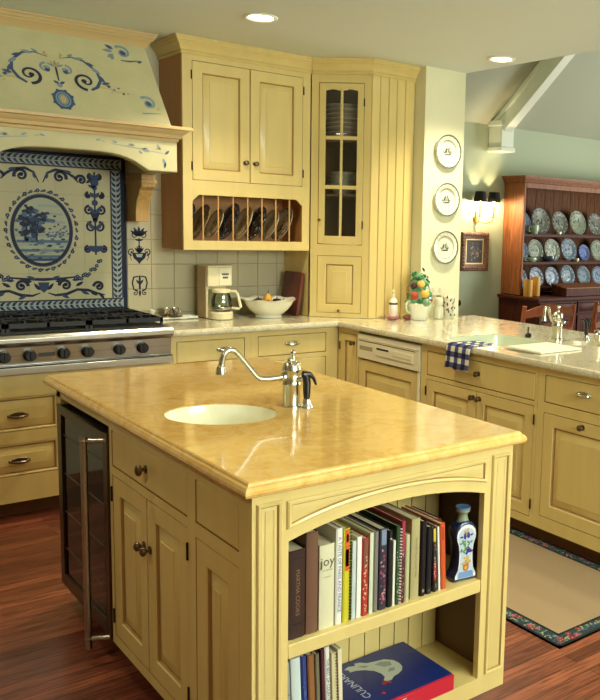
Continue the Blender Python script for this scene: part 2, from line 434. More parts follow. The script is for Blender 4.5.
# daylight in the two window openings
lamp('AREA', 'daylight_south', (2.3, -1.66, 1.98), 168, (.92, 1, .91), shape='RECTANGLE', size=2.6, size_y=.86, rot=(math.radians(90), 0, 0))
lamp('AREA', 'daylight_east', (9.45, 4.1, 1.5), 190, (.96, 1, .90), shape='RECTANGLE', size=2.1, size_y=1.5, rot=(math.radians(90), 0, math.radians(90)))

# ================================================================== ISLAND
IX0, IX1, IY0, IY1 = .905, 1.785, 1.755, 3.36
TK = .085; TOP = .876
isl = thing('kitchen_island', 'cream painted island cabinet with an open bookshelf end and panelled doors, under golden stone', 'kitchen island', (1.345, 2.55, 0))
FW = facing_west(IX0); FS = facing_south(IY0)
# carcass around the bookcase hollow
c = MB()
c.box(IX0+.032, IX1, 2.031, 2.739, TK, .72)
c.box(1.76, IX1, 2.031, 2.739, .7201, TOP-.002)
c.box(1.727, IX1, IY0+.023, 2.03, TK, TOP-.002)
for x in (IX0+.045, 1.7255): build('inner_side', MB().box(x, x+(.015 if x < 1 else .0012), IY0+.023, 2.029, .1405, .7995), mat('dark brown lining', '#62492c', .6), isl)  # bookcase side linings in a darker brown than the cream carcass
c.box(IX0+.06, 1.725, IY0+.02, 2.03, TK, .14)
c.box(IX0+.06, 1.725, IY0+.02, 2.03, .80, TOP-.002)
c.box(1.52, IX1, 2.74, IY1, TK, TOP-.002)
c.box(IX0+.004, 1.53, 3.315, IY1, TK, TOP-.002)
c.box(IX0+.004, 1.53, 2.74, IY1, .835, TOP-.002)
build('body', c, CREAM, isl)
# beadboard back of the bookcase
bb = MB()
x = .966
while x < 1.72:
    w = min(.058, 1.724-x); bb.box(x, x+w-.004, 2.018, 2.029, .141, .799); x += .058
bb.box(.966, 1.724, 2.024, 2.029, .141, .799, 1)
build('beadboard_back', bb, [CREAM, GLAZE], isl)
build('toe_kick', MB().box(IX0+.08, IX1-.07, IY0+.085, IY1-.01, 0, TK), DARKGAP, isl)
# end face sheet with the arched opening and lower opening
def arch(u):
    t = (u-1.3365)/.336
    return .738+.042*(1-abs(t)**2.2)
n = 24; u0, u1 = 1.005, 1.672
e = MB()
us = [u0+(u1-u0)*i/n for i in range(n+1)]
e.add([FS.p(u, arch(u), 0) for u in us]+[FS.p(u, TOP, 0) for u in us], [(i, i+1, n+2+i, n+1+i) for i in range(n)], 0)
e.add([FS.p(u, arch(u), 0) for u in us]+[FS.p(u, arch(u), -.022) for u in us], [(i, n+1+i, n+2+i, i+1) for i in range(n)], 0)
e.box(IX0, IX0+.035, TK, TOP, -.0035, 0, F=FS); e.box(IX0+.0352, u0, TK, TOP, -.022, 0, F=FS); e.box(u1, IX1, TK, TOP, -.022, 0, F=FS)
e.box(u0, u1, TK, .142, -.022, 0, F=FS)
build('end_frame', e, [CREAM, GLAZE], isl)
mp = MB(); moulded_panel(mp, FS, u0-.006, u1+.006, .75, .846, .0005, bottom=lambda u: min(.79, .738+.046*(1-abs((u-1.3365)/.36)**2.2))+.028)
build('arched_moulding', mp, [CREAM, GLAZE], isl)
for a, b in ((.916, .986), (1.697, 1.774)):
    q = MB(); moulded_panel(q, FS, a, b, .147, .852, .0005, bead=.010)
    build('pilaster_moulding', q, [CREAM, GLAZE], isl)
build('shelf', MB().box(.966, 1.724, IY0+.025, 2.017, .43, .462).box(u0+.001, u1-.001, IY0+.001, IY0+.03, .424, .463), CREAM, isl, bevel=.003)
# west face: frame, drawers, doors
hol = [(-2.08, -1.823, .712, .834), (-2.08, -1.823, .12, .672), (-2.737, -2.135, .71, .832), (-2.737, -2.135, .12, .682)]
face_frame(FW, isl, -2.762, -IY0-.004, TK, TOP-.001, hol)
drawer(FW, isl, -2.08, -1.823, .712, .834, -.001)
drawer(FW, isl, -2.737, -2.135, .71, .832, -.001, kn=(-2.44, .772))
door(FW, isl, -2.08, -1.823, .12, .672, -.001, .06)
door(FW, isl, -2.737, -2.4375, .12, .682, -.001, .055, knob_at=(-2.462, .525), hinges=-2.741)
door(FW, isl, -2.4365, -2.135, .12, .682, -.001, .055, knob_at=(-2.412, .525), hinges=-2.131)
# golden stone worktop with bullnose and oval cut-out
def prism_mesh(pts, z0, z1): return MB().prism(pts, z0, z1)
def cut(o, cutters):
    for cu in cutters:
        m = o.modifiers.new('b', 'BOOLEAN'); m.operation = 'DIFFERENCE'; m.object = cu; m.solver = 'EXACT'
    bpy.context.view_layer.update()
    me = bpy.data.meshes.new_from_object(o.evaluated_get(bpy.context.evaluated_depsgraph_get()))
    o.modifiers.clear(); old = o.data; o.data = me; bpy.data.meshes.remove(old)
    for p in me.polygons: p.use_smooth = False
    for cu in cutters: bpy.data.objects.remove(cu)
    return o
SC = Vector((1.152, 2.44, 0)); SA = -math.radians(40)
def oval(a, b, n=40, c=SC, ang=SA): return [(c.x+a*math.cos(t)*math.cos(ang)-b*math.sin(t)*math.sin(ang), c.y+a*math.cos(t)*math.sin(ang)+b*math.sin(t)*math.cos(ang)) for t in [2*PI*i/n for i in range(n)]]
def bullnose(mb, x0, x1, y0, y1, z0, z1, step=.012):
    h = z1-z0
    prof = [(.010, z0), (.003, z0+.004), (0, z0+h*.30), (.001, z0+h*.5), (.006, z0+h*.72), (.010, z0+h*.76), (.012, z0+h*.80), (.014, z0+h*.93), (.019, z1)]
    R = [[(x0+i, y0+i, z), (x1-i, y0+i, z), (x1-i, y1-i, z), (x0+i, y1-i, z)] for i, z in prof]
    mb.rings(R, 0, False, True, True)
# the basin's rim sits just inside the stone
ct = MB(); bullnose(ct, .873, 1.815, 1.725, 3.41, .877, .914)
top = build('island_worktop', ct, STONE_Y, at=(1.345, 2.55, .895))
ck = build('cutter', MB().prism(oval(.178, .150), .8, 1.0), STONE_Y)
cut(top, [ck])
tag(top, 'golden yellow polished stone worktop on the island, oval sink cut into it', 'worktop')
sk = thing('prep_sink', 'small oval cream undermount sink in the golden island top', 'sink', (SC.x, SC.y, .73))
Fk = Fr((SC.x, SC.y, 0), (math.cos(SA), math.sin(SA), 0), (-math.sin(SA), math.cos(SA), 0), Z3)
s1 = MB().lathe([(.999, .9105), (.985, .911), (.972, .906), (.95, .86), (.90, .80), (.75, .755), (.45, .742), (.12, .738), (.12, .734), (.5, .738), (.8, .75), (.95, .79), (.99, .84), (.999, .872), (.999, .9105)], Fk, 40, cap0=False, cap1=False, rx=.178, ry=.150)
build('basin', s1, SINKW, sk)
build('drain', MB().lathe([(.024, .7385), (.024, .741), (.012, .740), (0, .7405)], Fr((SC.x, SC.y, 0)), 20), NICKEL, sk)

# faucet
def faucet(loc, sp, label, name='kitchen_faucet'):
    t = thing(name, label, 'faucet', loc)
    b = MB().lathe([(.034, 0), (.034, .004), (.029, .007), (.0285, .072), (.0305, .076), (.0285, .08), (.0285, .118), (.031, .122), (.031, .128), (.028, .133), (.028, .138), (.023, .146), (.013, .152), (.008, .156), (.006, .162), (0, .163)], n=28)
    build('body', b, NICKEL, t, local=True)
    s = MB().tube(sp, [.0095]*(len(sp)-2)+[.009, .0085], 12)
    e0 = Vector(sp[-1]); s.lathe([(.010, .012), (.014, .004), (.014, -.004), (.0165, -.012), (.0165, -.016), (.009, -.017)], Fr(e0), 16)
    s.lathe([(.014, 0), (.014, .01), (.011, .012)], Fr(sp[0], Y3, Z3, -X3), 14)
    build('spout', s, NICKEL, t, local=True)
    l = MB().tube([(0, -.001, .150), (.006, -.004, .162), (.002, -.006, .176)], [.007, .005, .004], 10).ball((.002, -.006, .183), .010)
    l.ball((.012, -.014, .143), .011); l.ball((-.012, -.012, .158), .010)
    build('lever', l, NICKEL, t, local=True)
    k = MB().tube([(.010, -.018, .095), (.018, -.034, .098)], [.012, .010], 12).ball((.0185, -.036, .0985), .011)
    build('side_control', k, NICKEL, t, local=True)
    return t
def smooth(pts, k=4):
    out = []
    P = [Vector(p) for p in pts]; P = [P[0]*2-P[1]]+P+[P[-1]*2-P[-2]]
    for i in range(1, len(P)-2):
        for j in range(k):
            t = j/k; a, b, c, d = P[i-1:i+3]
            out.append(.5*((2*b)+(c-a)*t+(2*a-5*b+4*c-d)*t*t+(3*b-a-3*c+d)*t*t*t))
    out.append(P[-2]); return out
fa = (1.393, 2.42, .914)
faucet(fa, smooth([(-.025, 0, .103), (-.07, 0, .101), (-.108, 0, .103), (-.130, 0, .114), (-.160, 0, .150), (-.190, 0, .186), (-.212, 0, .205), (-.234, 0, .202), (-.247, 0, .178), (-.252, 0, .148)]),
       'brushed nickel faucet with a long swan-like spout beside the oval island sink')
def sprayer(loc, label, k=1):
    t = thing('side_sprayer', label, 'sprayer', loc)
    build('base', MB().lathe([(.020*k, 0), (.019*k, .006), (.014*k, .012), (.012*k, .03), (.009*k, .032)], n=20), NICKEL, t, local=True)
    b = MB().tube([(0, 0, .028*k), (0, 0, .05*k), (0, 0, .085*k), (-.004, 0, .105*k), (-.012, 0, .118*k)], [.010, .0125, .0135, .014, .010], 12)
    b.tube([(-.016, 0, .113*k), (.008, -.004, .112*k), (.022, -.008, .098*k), (.030, -.01, .076*k)], [.012, .010, .006, .004], 10)
    build('handle', b, BLACK, t, local=True)
    return t
sprayer((1.425, 2.375, .914), 'black handled side sprayer standing next to the island faucet')

# wine cooler in the island's far end
wc = thing('wine_cooler', 'under-counter wine cooler with dark glass door and long steel bar handle', 'wine cooler', (1.2, 3.04, 0))
b = MB().box(IX0+.03, 1.515, 2.768, 3.312, .09, .832, 0).box(IX0+.07, 1.5, 2.78, 3.30, .0, .09, 1)
build('body', b, [mat('black cooler case', '#101010', .4), DARKGAP], wc)
fr = MB()
a0, a1, z0, z1 = -3.335, -2.768, .095, .812
FC = facing_west(IX0-.006)
for q in ((a0, a0+.05, z0, z1), (a1-.04, a1, z0, z1), (a0+.05, a1-.04, z0, z0+.05), (a0+.05, a1-.04, z1-.035, z1)): fr.box(q[0], q[1], q[2], q[3], -.03, 0, F=FC)
dr = build('door', fr, STEELD, wc, bevel=.003)
build('glass_pane', MB().box(a0+.05, a1-.04, z0+.05, z1-.035, -.022, -.008, F=FC), mat('dark cooler glass', '#0e0807', .05, spec=.8), dr)
hb = MB().tube([FC.p(a1-.052, .055+.0, .058), FC.p(a1-.052, .80, .058)], .0115, 14)
for z in (.09, .785): hb.tube([FC.p(a1-.02, z, -.004), FC.p(a1-.052, z, .058)], .008, 10).ball(FC.p(a1-.052, z, .058), .013)
build('handle', hb, STEEL, dr)
bt = MB()
for z in (.25, .40, .55, .70): bt.tube([FC.p(a0+.05, z, -.0085), FC.p(a1-.04, z, -.0085)], .003, 6)
build('shelf_rail', bt, STEELD, wc)

# ================================================================== RANGE WALL BASE UNITS
RB = 4.455                       # face of the base cabinets
FB = facing_south(RB)
# unit below the cooktop
u = thing('drawer_cabinet', 'cream base cabinet of wide drawers directly under the steel cooktop', 'cabinet', (1.19, 4.76, 0))
build('body', MB().box(.575, 1.795, RB+.031, 5.065, .085, .73), CREAM, u)
build('toe_kick', MB().box(.575, 1.795, RB+.075, RB+.095, 0, .085), mat('brown toe board', '#6a4528', .6), u)
hh = [(.60, 1.205, .45, .622), (.60, 1.205, .222, .388), (1.235, 1.775, .45, .622), (1.235, 1.775, .222, .388)]
face_frame(FB, u, .575, 1.797, .085, .735, hh)
for q in hh:
    b = MB(); panel(b, FB, q[0]+.003, q[1]-.003, q[2]+.003, q[3]-.003, .001, stile=.004)
    d = build('drawer', b, [CREAM, GLAZE], u)
    bin_pull(Fr(FB.p(0, 0, .001), FB.U, FB.V, FB.W), d, 1.02 if q[0] < 1 else 1.505, (q[2]+q[3])/2-.006, material=PEWTER)
# units right of the cooktop
u = thing('drawer_cabinet', 'cream base cabinet right of the cooktop, below the coffee maker', 'cabinet', (2.04, 4.76, 0))
build('body', MB().box(1.80, 2.29, RB+.031, 5.065, .085, .874), CREAM, u)
build('toe_kick', MB().box(1.80, 2.29, RB+.075, RB+.095, 0, .085), mat('brown toe board', '#6a4528', .6), u)
face_frame(FB, u, 1.80, 2.2895, .085, .875, [(1.836, 2.25, .72, .845), (1.836, 2.25, .12, .685)])
drawer(FB, u, 1.836, 2.25, .72, .845, .001, pull=(2.12, .785))
door(FB, u, 1.836, 2.25, .12, .685, .001, knob_at=(2.22, .62))
u = thing('drawer_cabinet', 'cream base cabinet with drawers below the white bowl, at the inner corner', 'cabinet', (2.58, 4.76, 0))
build('body', MB().box(2.2905, 2.898, RB+.031, 5.065, .085, .874), CREAM, u)
build('toe_kick', MB().box(2.2905, 2.97, RB+.075, RB+.095, 0, .085), mat('brown toe board', '#6a4528', .6), u)
hh = [(2.335, 2.81, .72, .845), (2.335, 2.81, .42, .69), (2.335, 2.81, .12, .39)]
face_frame(FB, u, 2.2905, 2.898, .085, .875, hh)
for q in hh: drawer(FB, u, *q, .001, pull=(2.565, q[3]-.055))

# ================================================================== COOKTOP
rt = thing('rangetop', 'stainless steel gas cooktop with black knobs and black grates below the tile mural', 'cooktop', (1.18, 4.72, .73))
RX0, RX1 = .57, 1.797
b = MB()
b.prism([(RB-.0, .742), (RB-.055, .742), (RB-.055, .778), (RB-.02, .785), (RB-.03, .878), (RB-.055, .885), (RB-.068, .90), (RB-.068, .922), (RB-.055, .936), (RB-.03, .94), (5.04, .94), (5.04, .742)], RX0, RX1, Fx)
build('body', b, STEEL, rt, bevel=.003)
build('shadow_slot', MB().box(RX0+.004, RX1-.004, RB-.05, RB-.02, .7785, .7845), BLACK, rt)
kb = MB()
Gf = Fr((0, RB-.0245, 0), X3, Z3, -Y3)
prot = None
for x in (.71, .83, .961, 1.077, 1.235, 1.352, 1.513, 1.635):
    k = MB().lathe([(.030, 0), (.030, .006), (.027, .008), (.0265, .032), (.024, .036), (0, .036)], Gf.sub(x, .832), 24)
    k.box(-.004, .004, -.024, .024, .034, .042, F=Gf.sub(x, .832))
    ko = build('knob', k, BLACK, rt, bevel=.001)
bz = MB()
for x in (.71, .83, .961, 1.077, 1.235, 1.352, 1.513, 1.635): pass
build('badge', MB().box(1.118, 1.196, .822, .842, 0, .004, F=Gf), mat('dark badge', '#3a352d', .4, .6), rt)
bl = MB().box(RX0+.01, RX1-.01, .832, .8335, .0005, .0015, F=Gf)
build('trim_line', bl, STEELD, rt)
build('burner_tray', MB().box(RX0+.02, RX1-.02, 4.47, 5.03, .9405, .944), IRON, rt)
gx = RX0+.02
for i in range(3):
    g = MB(); x0 = RX0+.022+i*.395; x1 = x0+.388
    for y in (4.475, 4.75, 5.02): g.box(x0, x1, y, y+.014, .962, .985)
    for x in (x0, (x0+x1)/2-.007, x1-.014): g.box(x, x+.014, 4.475, 5.034, .962, .985)
    for cy in (4.615, 4.89):
        for cx in (x0+.10, x1-.10):
            for a in range(8):
                A = PI/4*a; g.box(.022, .085, -.005, .005, .968, .99, F=Fr((cx, cy, 0), (math.cos(A), math.sin(A), 0), (-math.sin(A), math.cos(A), 0), Z3))
            g.lathe([(.045, .9445), (.045, .955), (.03, .962), (0, .962)], Fr((cx, cy, 0)), 18)
    for x in (x0, x1-.014):
        for y in (4.475, 5.02): g.box(x, x+.014, y, y+.014, .944, .963)
    build('grate', g, IRON, rt)
build('back_guard', MB().box(RX0, RX1-.02, 5.041, 5.05, .90, .965), STEEL, rt, bevel=.002)

# ================================================================== TILE BACKSPLASH + MURAL
bs = thing('tiled_backsplash', 'cream square wall tiles behind the counter with blue ornament tiles under the corbel', 'tiles', (2.3, 5.06, .915))
FT = facing_south(5.062)
tb = MB(); tb.box(.55, 2.843, .915, 1.86, -.007, 0, F=FT, m=1)
x = 1.787
cols = [1.787+.0015, ]
xs = [1.787]+[1.932+.1432*i for i in range(10)]
zs = [.943-.15, .943, 1.093, 1.243, 1.393, 1.543, 1.693, 1.843]
for i in range(len(xs)-1):
    for j in range(len(zs)-1):
        z0 = max(zs[j], .916); z1 = min(zs[j+1], 1.86)
        if xs[i] > 2.0 and z0 > 1.36: continue
        g = .0016
        R = [[FT.p(xs[i]+g+k, z0+g+k, h), FT.p(xs[i+1]-g-k, z0+g+k, h), FT.p(xs[i+1]-g-k, z1-g-k, h), FT.p(xs[i]+g+k, z1-g-k, h)] for k, h in ((0, 0), (0, .0035), (.002, .005))]
        tb.rings(R, 0, False, False, True)
for i in range(2):     # wall tiles up to the ceiling between hood and cupboard
    pass
build('wall_tiles', tb, [TILE, GROUT], bs)
# ornament tiles
def urn(kind):
    b = MB(); F = FT.sub(1.8595, 0); w = .0056
    def sym(fn):
        for s in (1, -1): fn(s)
    if kind == 0:
        c = 1.43
        for dz, l in ((.0, .05), (.012, .045)):
            pass
        for a in (90, 60, 120, 35, 145): b.leaf(0, c-.02, math.radians(a), .065, .020, F, w, 0)
        sym(lambda s: b.scroll(s*.024, c-.012, .022, 1.0, PI/2, -s, .007, F, w+.0003, 0))
        b.ribbon([(0, c-.03), (0, c-.075)], [.010, .006], F, w, 0); sym(lambda s: b.leaf(0, c-.045, math.radians(90+s*70), .028, .012, F, w, 0))
        b.disc(0, c-.08, .008, F, w, 0)
    elif kind == 1:
        c = 1.30
        b.poly([(-.045, c+.012), (.045, c+.012), (.034, c-.02), (.012, c-.04), (0, c-.056), (-.012, c-.04), (-.034, c-.02)], F, w, 0)
        b.poly([(-.022, c+.005), (.022, c+.005), (.014, c-.014), (-.014, c-.014)], F, w+.0004, 1)
        sym(lambda s: b.scroll(s*.045, c+.02, .024, 1.1, -PI/2, s, .008, F, w, 0))
        for a in (90, 70, 110, 50, 130): b.leaf(0, c+.01, math.radians(a), .045, .014, F, w+.0003, 0)
        sym(lambda s: b.ribbon([(s*.05, c+.01), (s*.056, c-.015), (s*.045, c-.035)], [.006, .004, .003], F, w, 0))
    else:
        c = 1.12
        b.ribbon([(0, c+.055), (0, c-.03)], .012, F, w, 0)
        sym(lambda s: b.ribbon([(s*.008, c+.05), (s*.036, c+.045), (s*.045, c+.01), (s*.036, c-.03), (s*.012, c-.035)], [.008, .010, .009, .009, .006], F, w, 0))
        sym(lambda s: b.scroll(s*.030, c-.052, .018, 1.0, PI/2, s, .007, F, w, 0))
        sym(lambda s: b.leaf(0, c+.0, math.radians(90+s*35), .04, .014, F, w+.0003, 0))
        b.leaf(0, c-.03, math.radians(-90), .045, .016, F, w, 0)
    return b
for k in range(3): build('ornament', urn(k), [NAVY, BLUE3], bs)

mu = thing('tile_mural', 'blue and white tile mural with landscape medallion and leaf border, above the cooktop', 'tile mural', (1.315, 5.058, .965))
CX, CZ = 1.315, 1.435
FM = facing_south(5.054)
b = MB(); MX0, MX1, MZ0, MZ1 = .85, 1.782, .966, 1.872
b.box(MX0, MX1, MZ0, MZ1, -.006, .004, F=FM, m=0)
build('dark_liner', b, NAVY, mu, bevel=.002)
t = MB(); ix0, ix1, iz0, iz1 = .94, 1.69, 1.045, 1.79
t.box(.872, 1.758, .985, 1.860, -.001, .0048, F=FM, m=1)
nx, nz = 5, 5
gx0, gx1, gz0, gz1 = ix0, ix1, iz0, iz1
for i in range(nx):
    for j in range(nz):
        a0_, a1_ = gx0+(gx1-gx0)*i/nx+.001, gx0+(gx1-gx0)*(i+1)/nx-.001; c0_, c1_ = gz0+(gz1-gz0)*j/nz+.001, gz0+(gz1-gz0)*(j+1)/nz-.001
        t.box(a0_, a1_, c0_, c1_, .004, .0062, F=FM, m=0)
# border tiles
for (bx0, bx1, bz0, bz1, n, hor) in ((.872, 1.758, 1.792, 1.859, 6, True), (.872, 1.758, .986, 1.043, 6, True), (1.692, 1.757, 1.045, 1.79, 5, False), (.873, .938, 1.045, 1.79, 5, False)):
    for i in range(n):
        if hor: t.box(bx0+(bx1-bx0)*i/n+.001, bx0+(bx1-bx0)*(i+1)/n-.001, bz0, bz1, .004, .0062, F=FM, m=2)
        else: t.box(bx0, bx1, bz0+(bz1-bz0)*i/n+.001, bz0+(bz1-bz0)*(i+1)/n-.001, .004, .0062, F=FM, m=2)
build('mural_tiles', t, [TILEM, GROUT, BLUE3], mu)
# leaf border
lb = MB(); w = .0066
def leafrun(p0, p1, wd):
    d = Vector((p1[0]-p0[0], p1[1]-p0[1])); L = d.length; A = math.atan2(d.y, d.x); n = int(L/.030); G = FM.sub(p0[0], p0[1], 0, A)
    for s in (1, -1):
        lb.ribbon([(0, s*wd*.47), (L, s*wd*.47)], .007, G, w+.0002, 0)
        for i in range(n):
            lb.leaf(L*i/n, s*.002, s*math.radians(38), wd*.62, .017, G, w, 0 if i % 2 else 1)
            lb.leaf(L*(i+.5)/n, s*.004, s*math.radians(46), wd*.45, .008, G, w+.0003, 2)
leafrun((.875, 1.826), (1.755, 1.826), .064); leafrun((.875, 1.0145), (1.755, 1.0145), .055)
leafrun((1.7245, 1.045), (1.7245, 1.79), .062); leafrun((.9055, 1.045), (.9055, 1.79), .062)
build('leaf_border', lb, [NAVY, BLUE, BLUE3], mu)
# medallion
md = MB()
RX, RZ = .150, .190
md.disc(CX, CZ, RX, FM, w, 2, 48, RZ); md.ring(CX, CZ, RX+.012, .018, FM, w+.0008, 0, 60, RZ+.010)
md.ring(CX, CZ, RX+.014, .003, FM, w+.001, 1, 60, RZ+.014)
rr = random.Random(4)
def inside(u, v, k=.93): return ((u-CX)/RX)**2+((v-CZ)/RZ)**2 < k*k
def blob(u, v, r, m, lay, sq=.6):
    if not inside(u, v, .97-r/RX*.8): return
    pts = []
    for i in range(9):
        a = 2*PI*i/9; q = r*rr.uniform(.7, 1.2); pts.append((u+q*math.cos(a), v+q*sq*math.sin(a)))
    md.poly(pts, FM, w+.0002+lay*.00004, m)
def seg(v):   # half chord of the medallion at height v
    return RX*.94*math.sqrt(max(0, 1-((v-CZ)/RZ)**2))
def strip(v0, v1, m, lay, f0=-1, f1=1):
    md.poly([(CX+f0*seg(v0), v0), (CX+f1*seg(v0), v0), (CX+f1*seg(v1), v1), (CX+f0*seg(v1), v1)], FM, w+.0002+lay*.00004, m)
for i in range(9): strip(CZ-.17+i*.017, CZ-.155+i*.017, (1, 3, 2, 3, 2, 4, 3, 2, 4)[i], 1)
for i in range(3): strip(CZ+.04+i*.045, CZ+.055+i*.045, 4, 1, -.6+.2*i, .9)
for i in range(70): blob(CX+rr.uniform(-.14, .14), CZ-.17+rr.random()**1.3*.13, rr.uniform(.006, .016), rr.choice([1, 3, 0, 3, 1]), 2+i % 12, .35)
for i in range(60): blob(CX-.075+rr.gauss(0, .035), CZ+.03+rr.gauss(0, .05), rr.uniform(.010, .022), rr.choice([1, 0, 0, 3]), 15+i % 14, .8)     # great trees on the left
for i in range(36): blob(CX-.012+rr.gauss(0, .03), CZ+.072+rr.gauss(0, .02), rr.uniform(.009, .018), rr.choice([1, 0, 3]), 30+i % 10, .7)
md.ribbon([(CX-.09, CZ-.05), (CX-.082, CZ), (CX-.075, CZ+.05)], [.012, .009, .006], FM, w+.0025, 0)
md.ribbon([(CX-.03, CZ-.06), (CX-.03, CZ), (CX-.018, CZ+.06)], [.010, .007, .004], FM, w+.0025, 0)
for i in range(26): blob(CX+.07+rr.gauss(0, .032), CZ-.012+rr.gauss(0, .016), rr.uniform(.006, .011), rr.choice([3, 1, 3]), 42+i % 8, .7)
for x, z, ww, h in ((.055, .0, .022, .03), (.078, .0, .014, .045), (.10, -.005, .024, .024)):  # little houses
    md.poly([(CX+x, CZ+z), (CX+x+ww, CZ+z), (CX+x+ww, CZ+z+h*.7), (CX+x+ww/2, CZ+z+h), (CX+x, CZ+z+h*.7)], FM, w+.0026, 2)
    md.poly([(CX+x, CZ+z+h*.66), (CX+x+ww, CZ+z+h*.66), (CX+x+ww/2, CZ+z+h)], FM, w+.0027, 1)
for i in range(7): strip(CZ-.13+i*.006-.0, CZ-.127+i*.006, 4, 53, -.3+.05*i, .5)
build('landscape_medallion', md, [NAVY, BLUE, mat('medallion ground glaze', '#a9ac94', .5, spec=.2), BLUE2, BLUE3], mu)
# scroll work
sw = MB()
_rb, _sc, _lf = sw.ribbon, sw.scroll, sw.leaf
sw.ribbon = lambda p, wd_, *a: _rb(p, [q*1.25 for q in wd_] if isinstance(wd_, list) else wd_*1.25, *a)
sw.leaf = lambda u, v, a, l, wd_, *r: _lf(u, v, a, l*1.2, wd_*1.35, *r)
def both(fn):
    for s in (1, -1): fn(s)
W1 = w+.0004
def flower(u, v, r, m=0):
    for k in range(5): sw.disc(u+r*.6*math.cos(k*1.257), v+r*.6*math.sin(k*1.257), r*.5, FM, W1+.0001*k, m, 7)
    sw.disc(u, v, r*.3, FM, W1+.0008, 2, 6)
for i in range(34):      # garland round the medallion
    a = 2*PI*i/34; q = 1.0
    flower(CX+(RX+.036)*math.cos(a), CZ+(RZ+.032)*math.sin(a), 0.011 if i % 2 else .008, i % 3 == 0)
    sw.leaf(CX+(RX+.036)*math.cos(a), CZ+(RZ+.032)*math.sin(a), a+1.9, .020, .009, FM, W1-.0002, 1)
both(lambda s: sw.scroll(CX+s*.10, 1.735, .036, 1.35, -PI*.1 if s > 0 else PI*1.1, -s*-1, .015, FM, W1))
both(lambda s: sw.scroll(CX+s*.215, 1.725, .030, 1.2, PI if s > 0 else 0, -s, .014, FM, W1))
both(lambda s: sw.ribbon([(CX+s*.01, 1.70), (CX+s*.035, 1.755), (CX+s*.08, 1.775), (CX+s*.13, 1.768), (CX+s*.17, 1.745), (CX+s*.20, 1.71)], [.004, .010, .013, .013, .010, .005], FM, W1))
both(lambda s: [sw.leaf(CX+s*x, z, (a if s > 0 else PI-a), .038, .013, FM, W1+.0002, m) for x, z, a, m in ((.05, 1.765, .3, 0), (.12, 1.77, -.1, 1), (.15, 1.755, -.5, 0), (.24, 1.71, .6, 0), (.25, 1.70, -.4, 1), (.03, 1.72, 1.4, 1))])
both(lambda s: sw.scroll(CX+s*.115, 1.125, .034, 1.3, PI if s > 0 else 0, s*-1, .015, FM, W1))
both(lambda s: sw.scroll(CX+s*.30, 1.115, .030, 1.3, PI if s > 0 else 0, -s, .014, FM, W1))
both(lambda s: sw.ribbon([(CX+s*.02, 1.085), (CX+s*.06, 1.07), (CX+s*.12, 1.075), (CX+s*.18, 1.10), (CX+s*.24, 1.095), (CX+s*.29, 1.075), (CX+s*.335, 1.065)], [.004, .010, .014, .012, .013, .011, .004], FM, W1))
both(lambda s: [sw.leaf(CX+s*x, z, (a if s > 0 else PI-a), .044, .015, FM, W1+.0002, m) for x, z, a, m in ((.04, 1.16, .4, 1), (.06, 1.15, 0, 0), (.17, 1.12, .5, 0), (.20, 1.09, -.4, 1), (.25, 1.09, -.6, 0), (.02, 1.10, .9, 0), (.30, 1.08, -.9, 0), (.09, 1.075, -.5, 1), (.15, 1.155, .1, 1))])
sw.ribbon([(CX-.19, 1.175), (CX-.10, 1.165), (CX, 1.16), (CX+.10, 1.165), (CX+.19, 1.175)], [.006, .010, .014, .010, .006], FM, W1)
sw.poly([(CX-.03, 1.145), (CX+.03, 1.145), (CX+.022, 1.105), (CX, 1.085), (CX-.022, 1.105)], FM, W1, 1)
for i in range(14):      # hanging swags right and left of the medallion foot
    both(lambda s: flower(CX+s*(.17+.011*i), 1.165+.0006*i*i+.02*math.sin(i*1.7)*.5, .011, i % 2))
def candelabra(cx, s):
    sw.ribbon([(cx, 1.775), (cx, 1.30)], .008, FM, W1)
    for z, r in ((1.715, .024), (1.685, .015), (1.60, .018), (1.50, .014)): sw.disc(cx, z, r, FM, W1+.0002, 0 if r < .015 else 1, 12)
    for z, ww, h in ((1.745, .03, .03), (1.64, .05, .03), (1.555, .045, .045), (1.46, .03, .05), (1.33, .06, .035)):
        for k in (1, -1):
            sw.scroll(cx+k*ww*.7, z, h*.62, 1.1, PI/2, -k, .012, FM, W1+.0001)
            sw.leaf(cx, z-h*.4, PI/2-k*.7, h*1.2, .017, FM, W1+.0003, 1)
    sw.poly([(cx-.048, 1.352), (cx+.048, 1.352), (cx+.036, 1.325), (cx, 1.312), (cx-.036, 1.325)], FM, W1+.0002, 1)
    sw.poly([(cx-.03, 1.545), (cx+.03, 1.545), (cx+.012, 1.50), (cx-.012, 1.50)], FM, W1+.0002, 0)
both(lambda s: candelabra(CX+s*.288, s))
build('scroll_ornament', sw, [NAVY, BLUE, BLUE3], mu)

# ================================================================== RANGE HOOD
hd = thing('range_hood', 'cream plaster range hood with blue painted scrolls, wooden mantel shelf and arched skirt', 'range hood', (1.315, 4.8, 2.0))
HX0, HX1 = .77, 1.852
b = MB()
R = [[(HX0, 4.52, 2.012), (HX1, 4.52, 2.012), (HX1, 5.066, 2.012), (HX0, 5.066, 2.012)], [(HX0+.025, 4.86, 2.50), (HX1-.025, 4.86, 2.50), (HX1-.025, 5.066, 2.50), (HX0+.025, 5.066, 2.50)], [(HX0+.025, 4.86, KC-.002), (HX1-.025, 4.86, KC-.002), (HX1-.025, 5.066, KC-.002), (HX0+.025, 5.066, KC-.002)]]
b.rings(R, 0, False)
build('chimney_breast', b, PLASTER, hd)
cr = MB(); crown(cr, [(HX0+.024, 5.066), (HX0+.024, 4.859), (HX1-.024, 4.859), (HX1-.024, 5.066)][::-1] if False else [(HX0+.024, 5.066), (HX0+.024, 4.859), (HX1-.024, 4.859), (HX1-.024, 5.066)], crownprof(KC-.001, .8))
build('crown_moulding', cr, MOULD, hd)
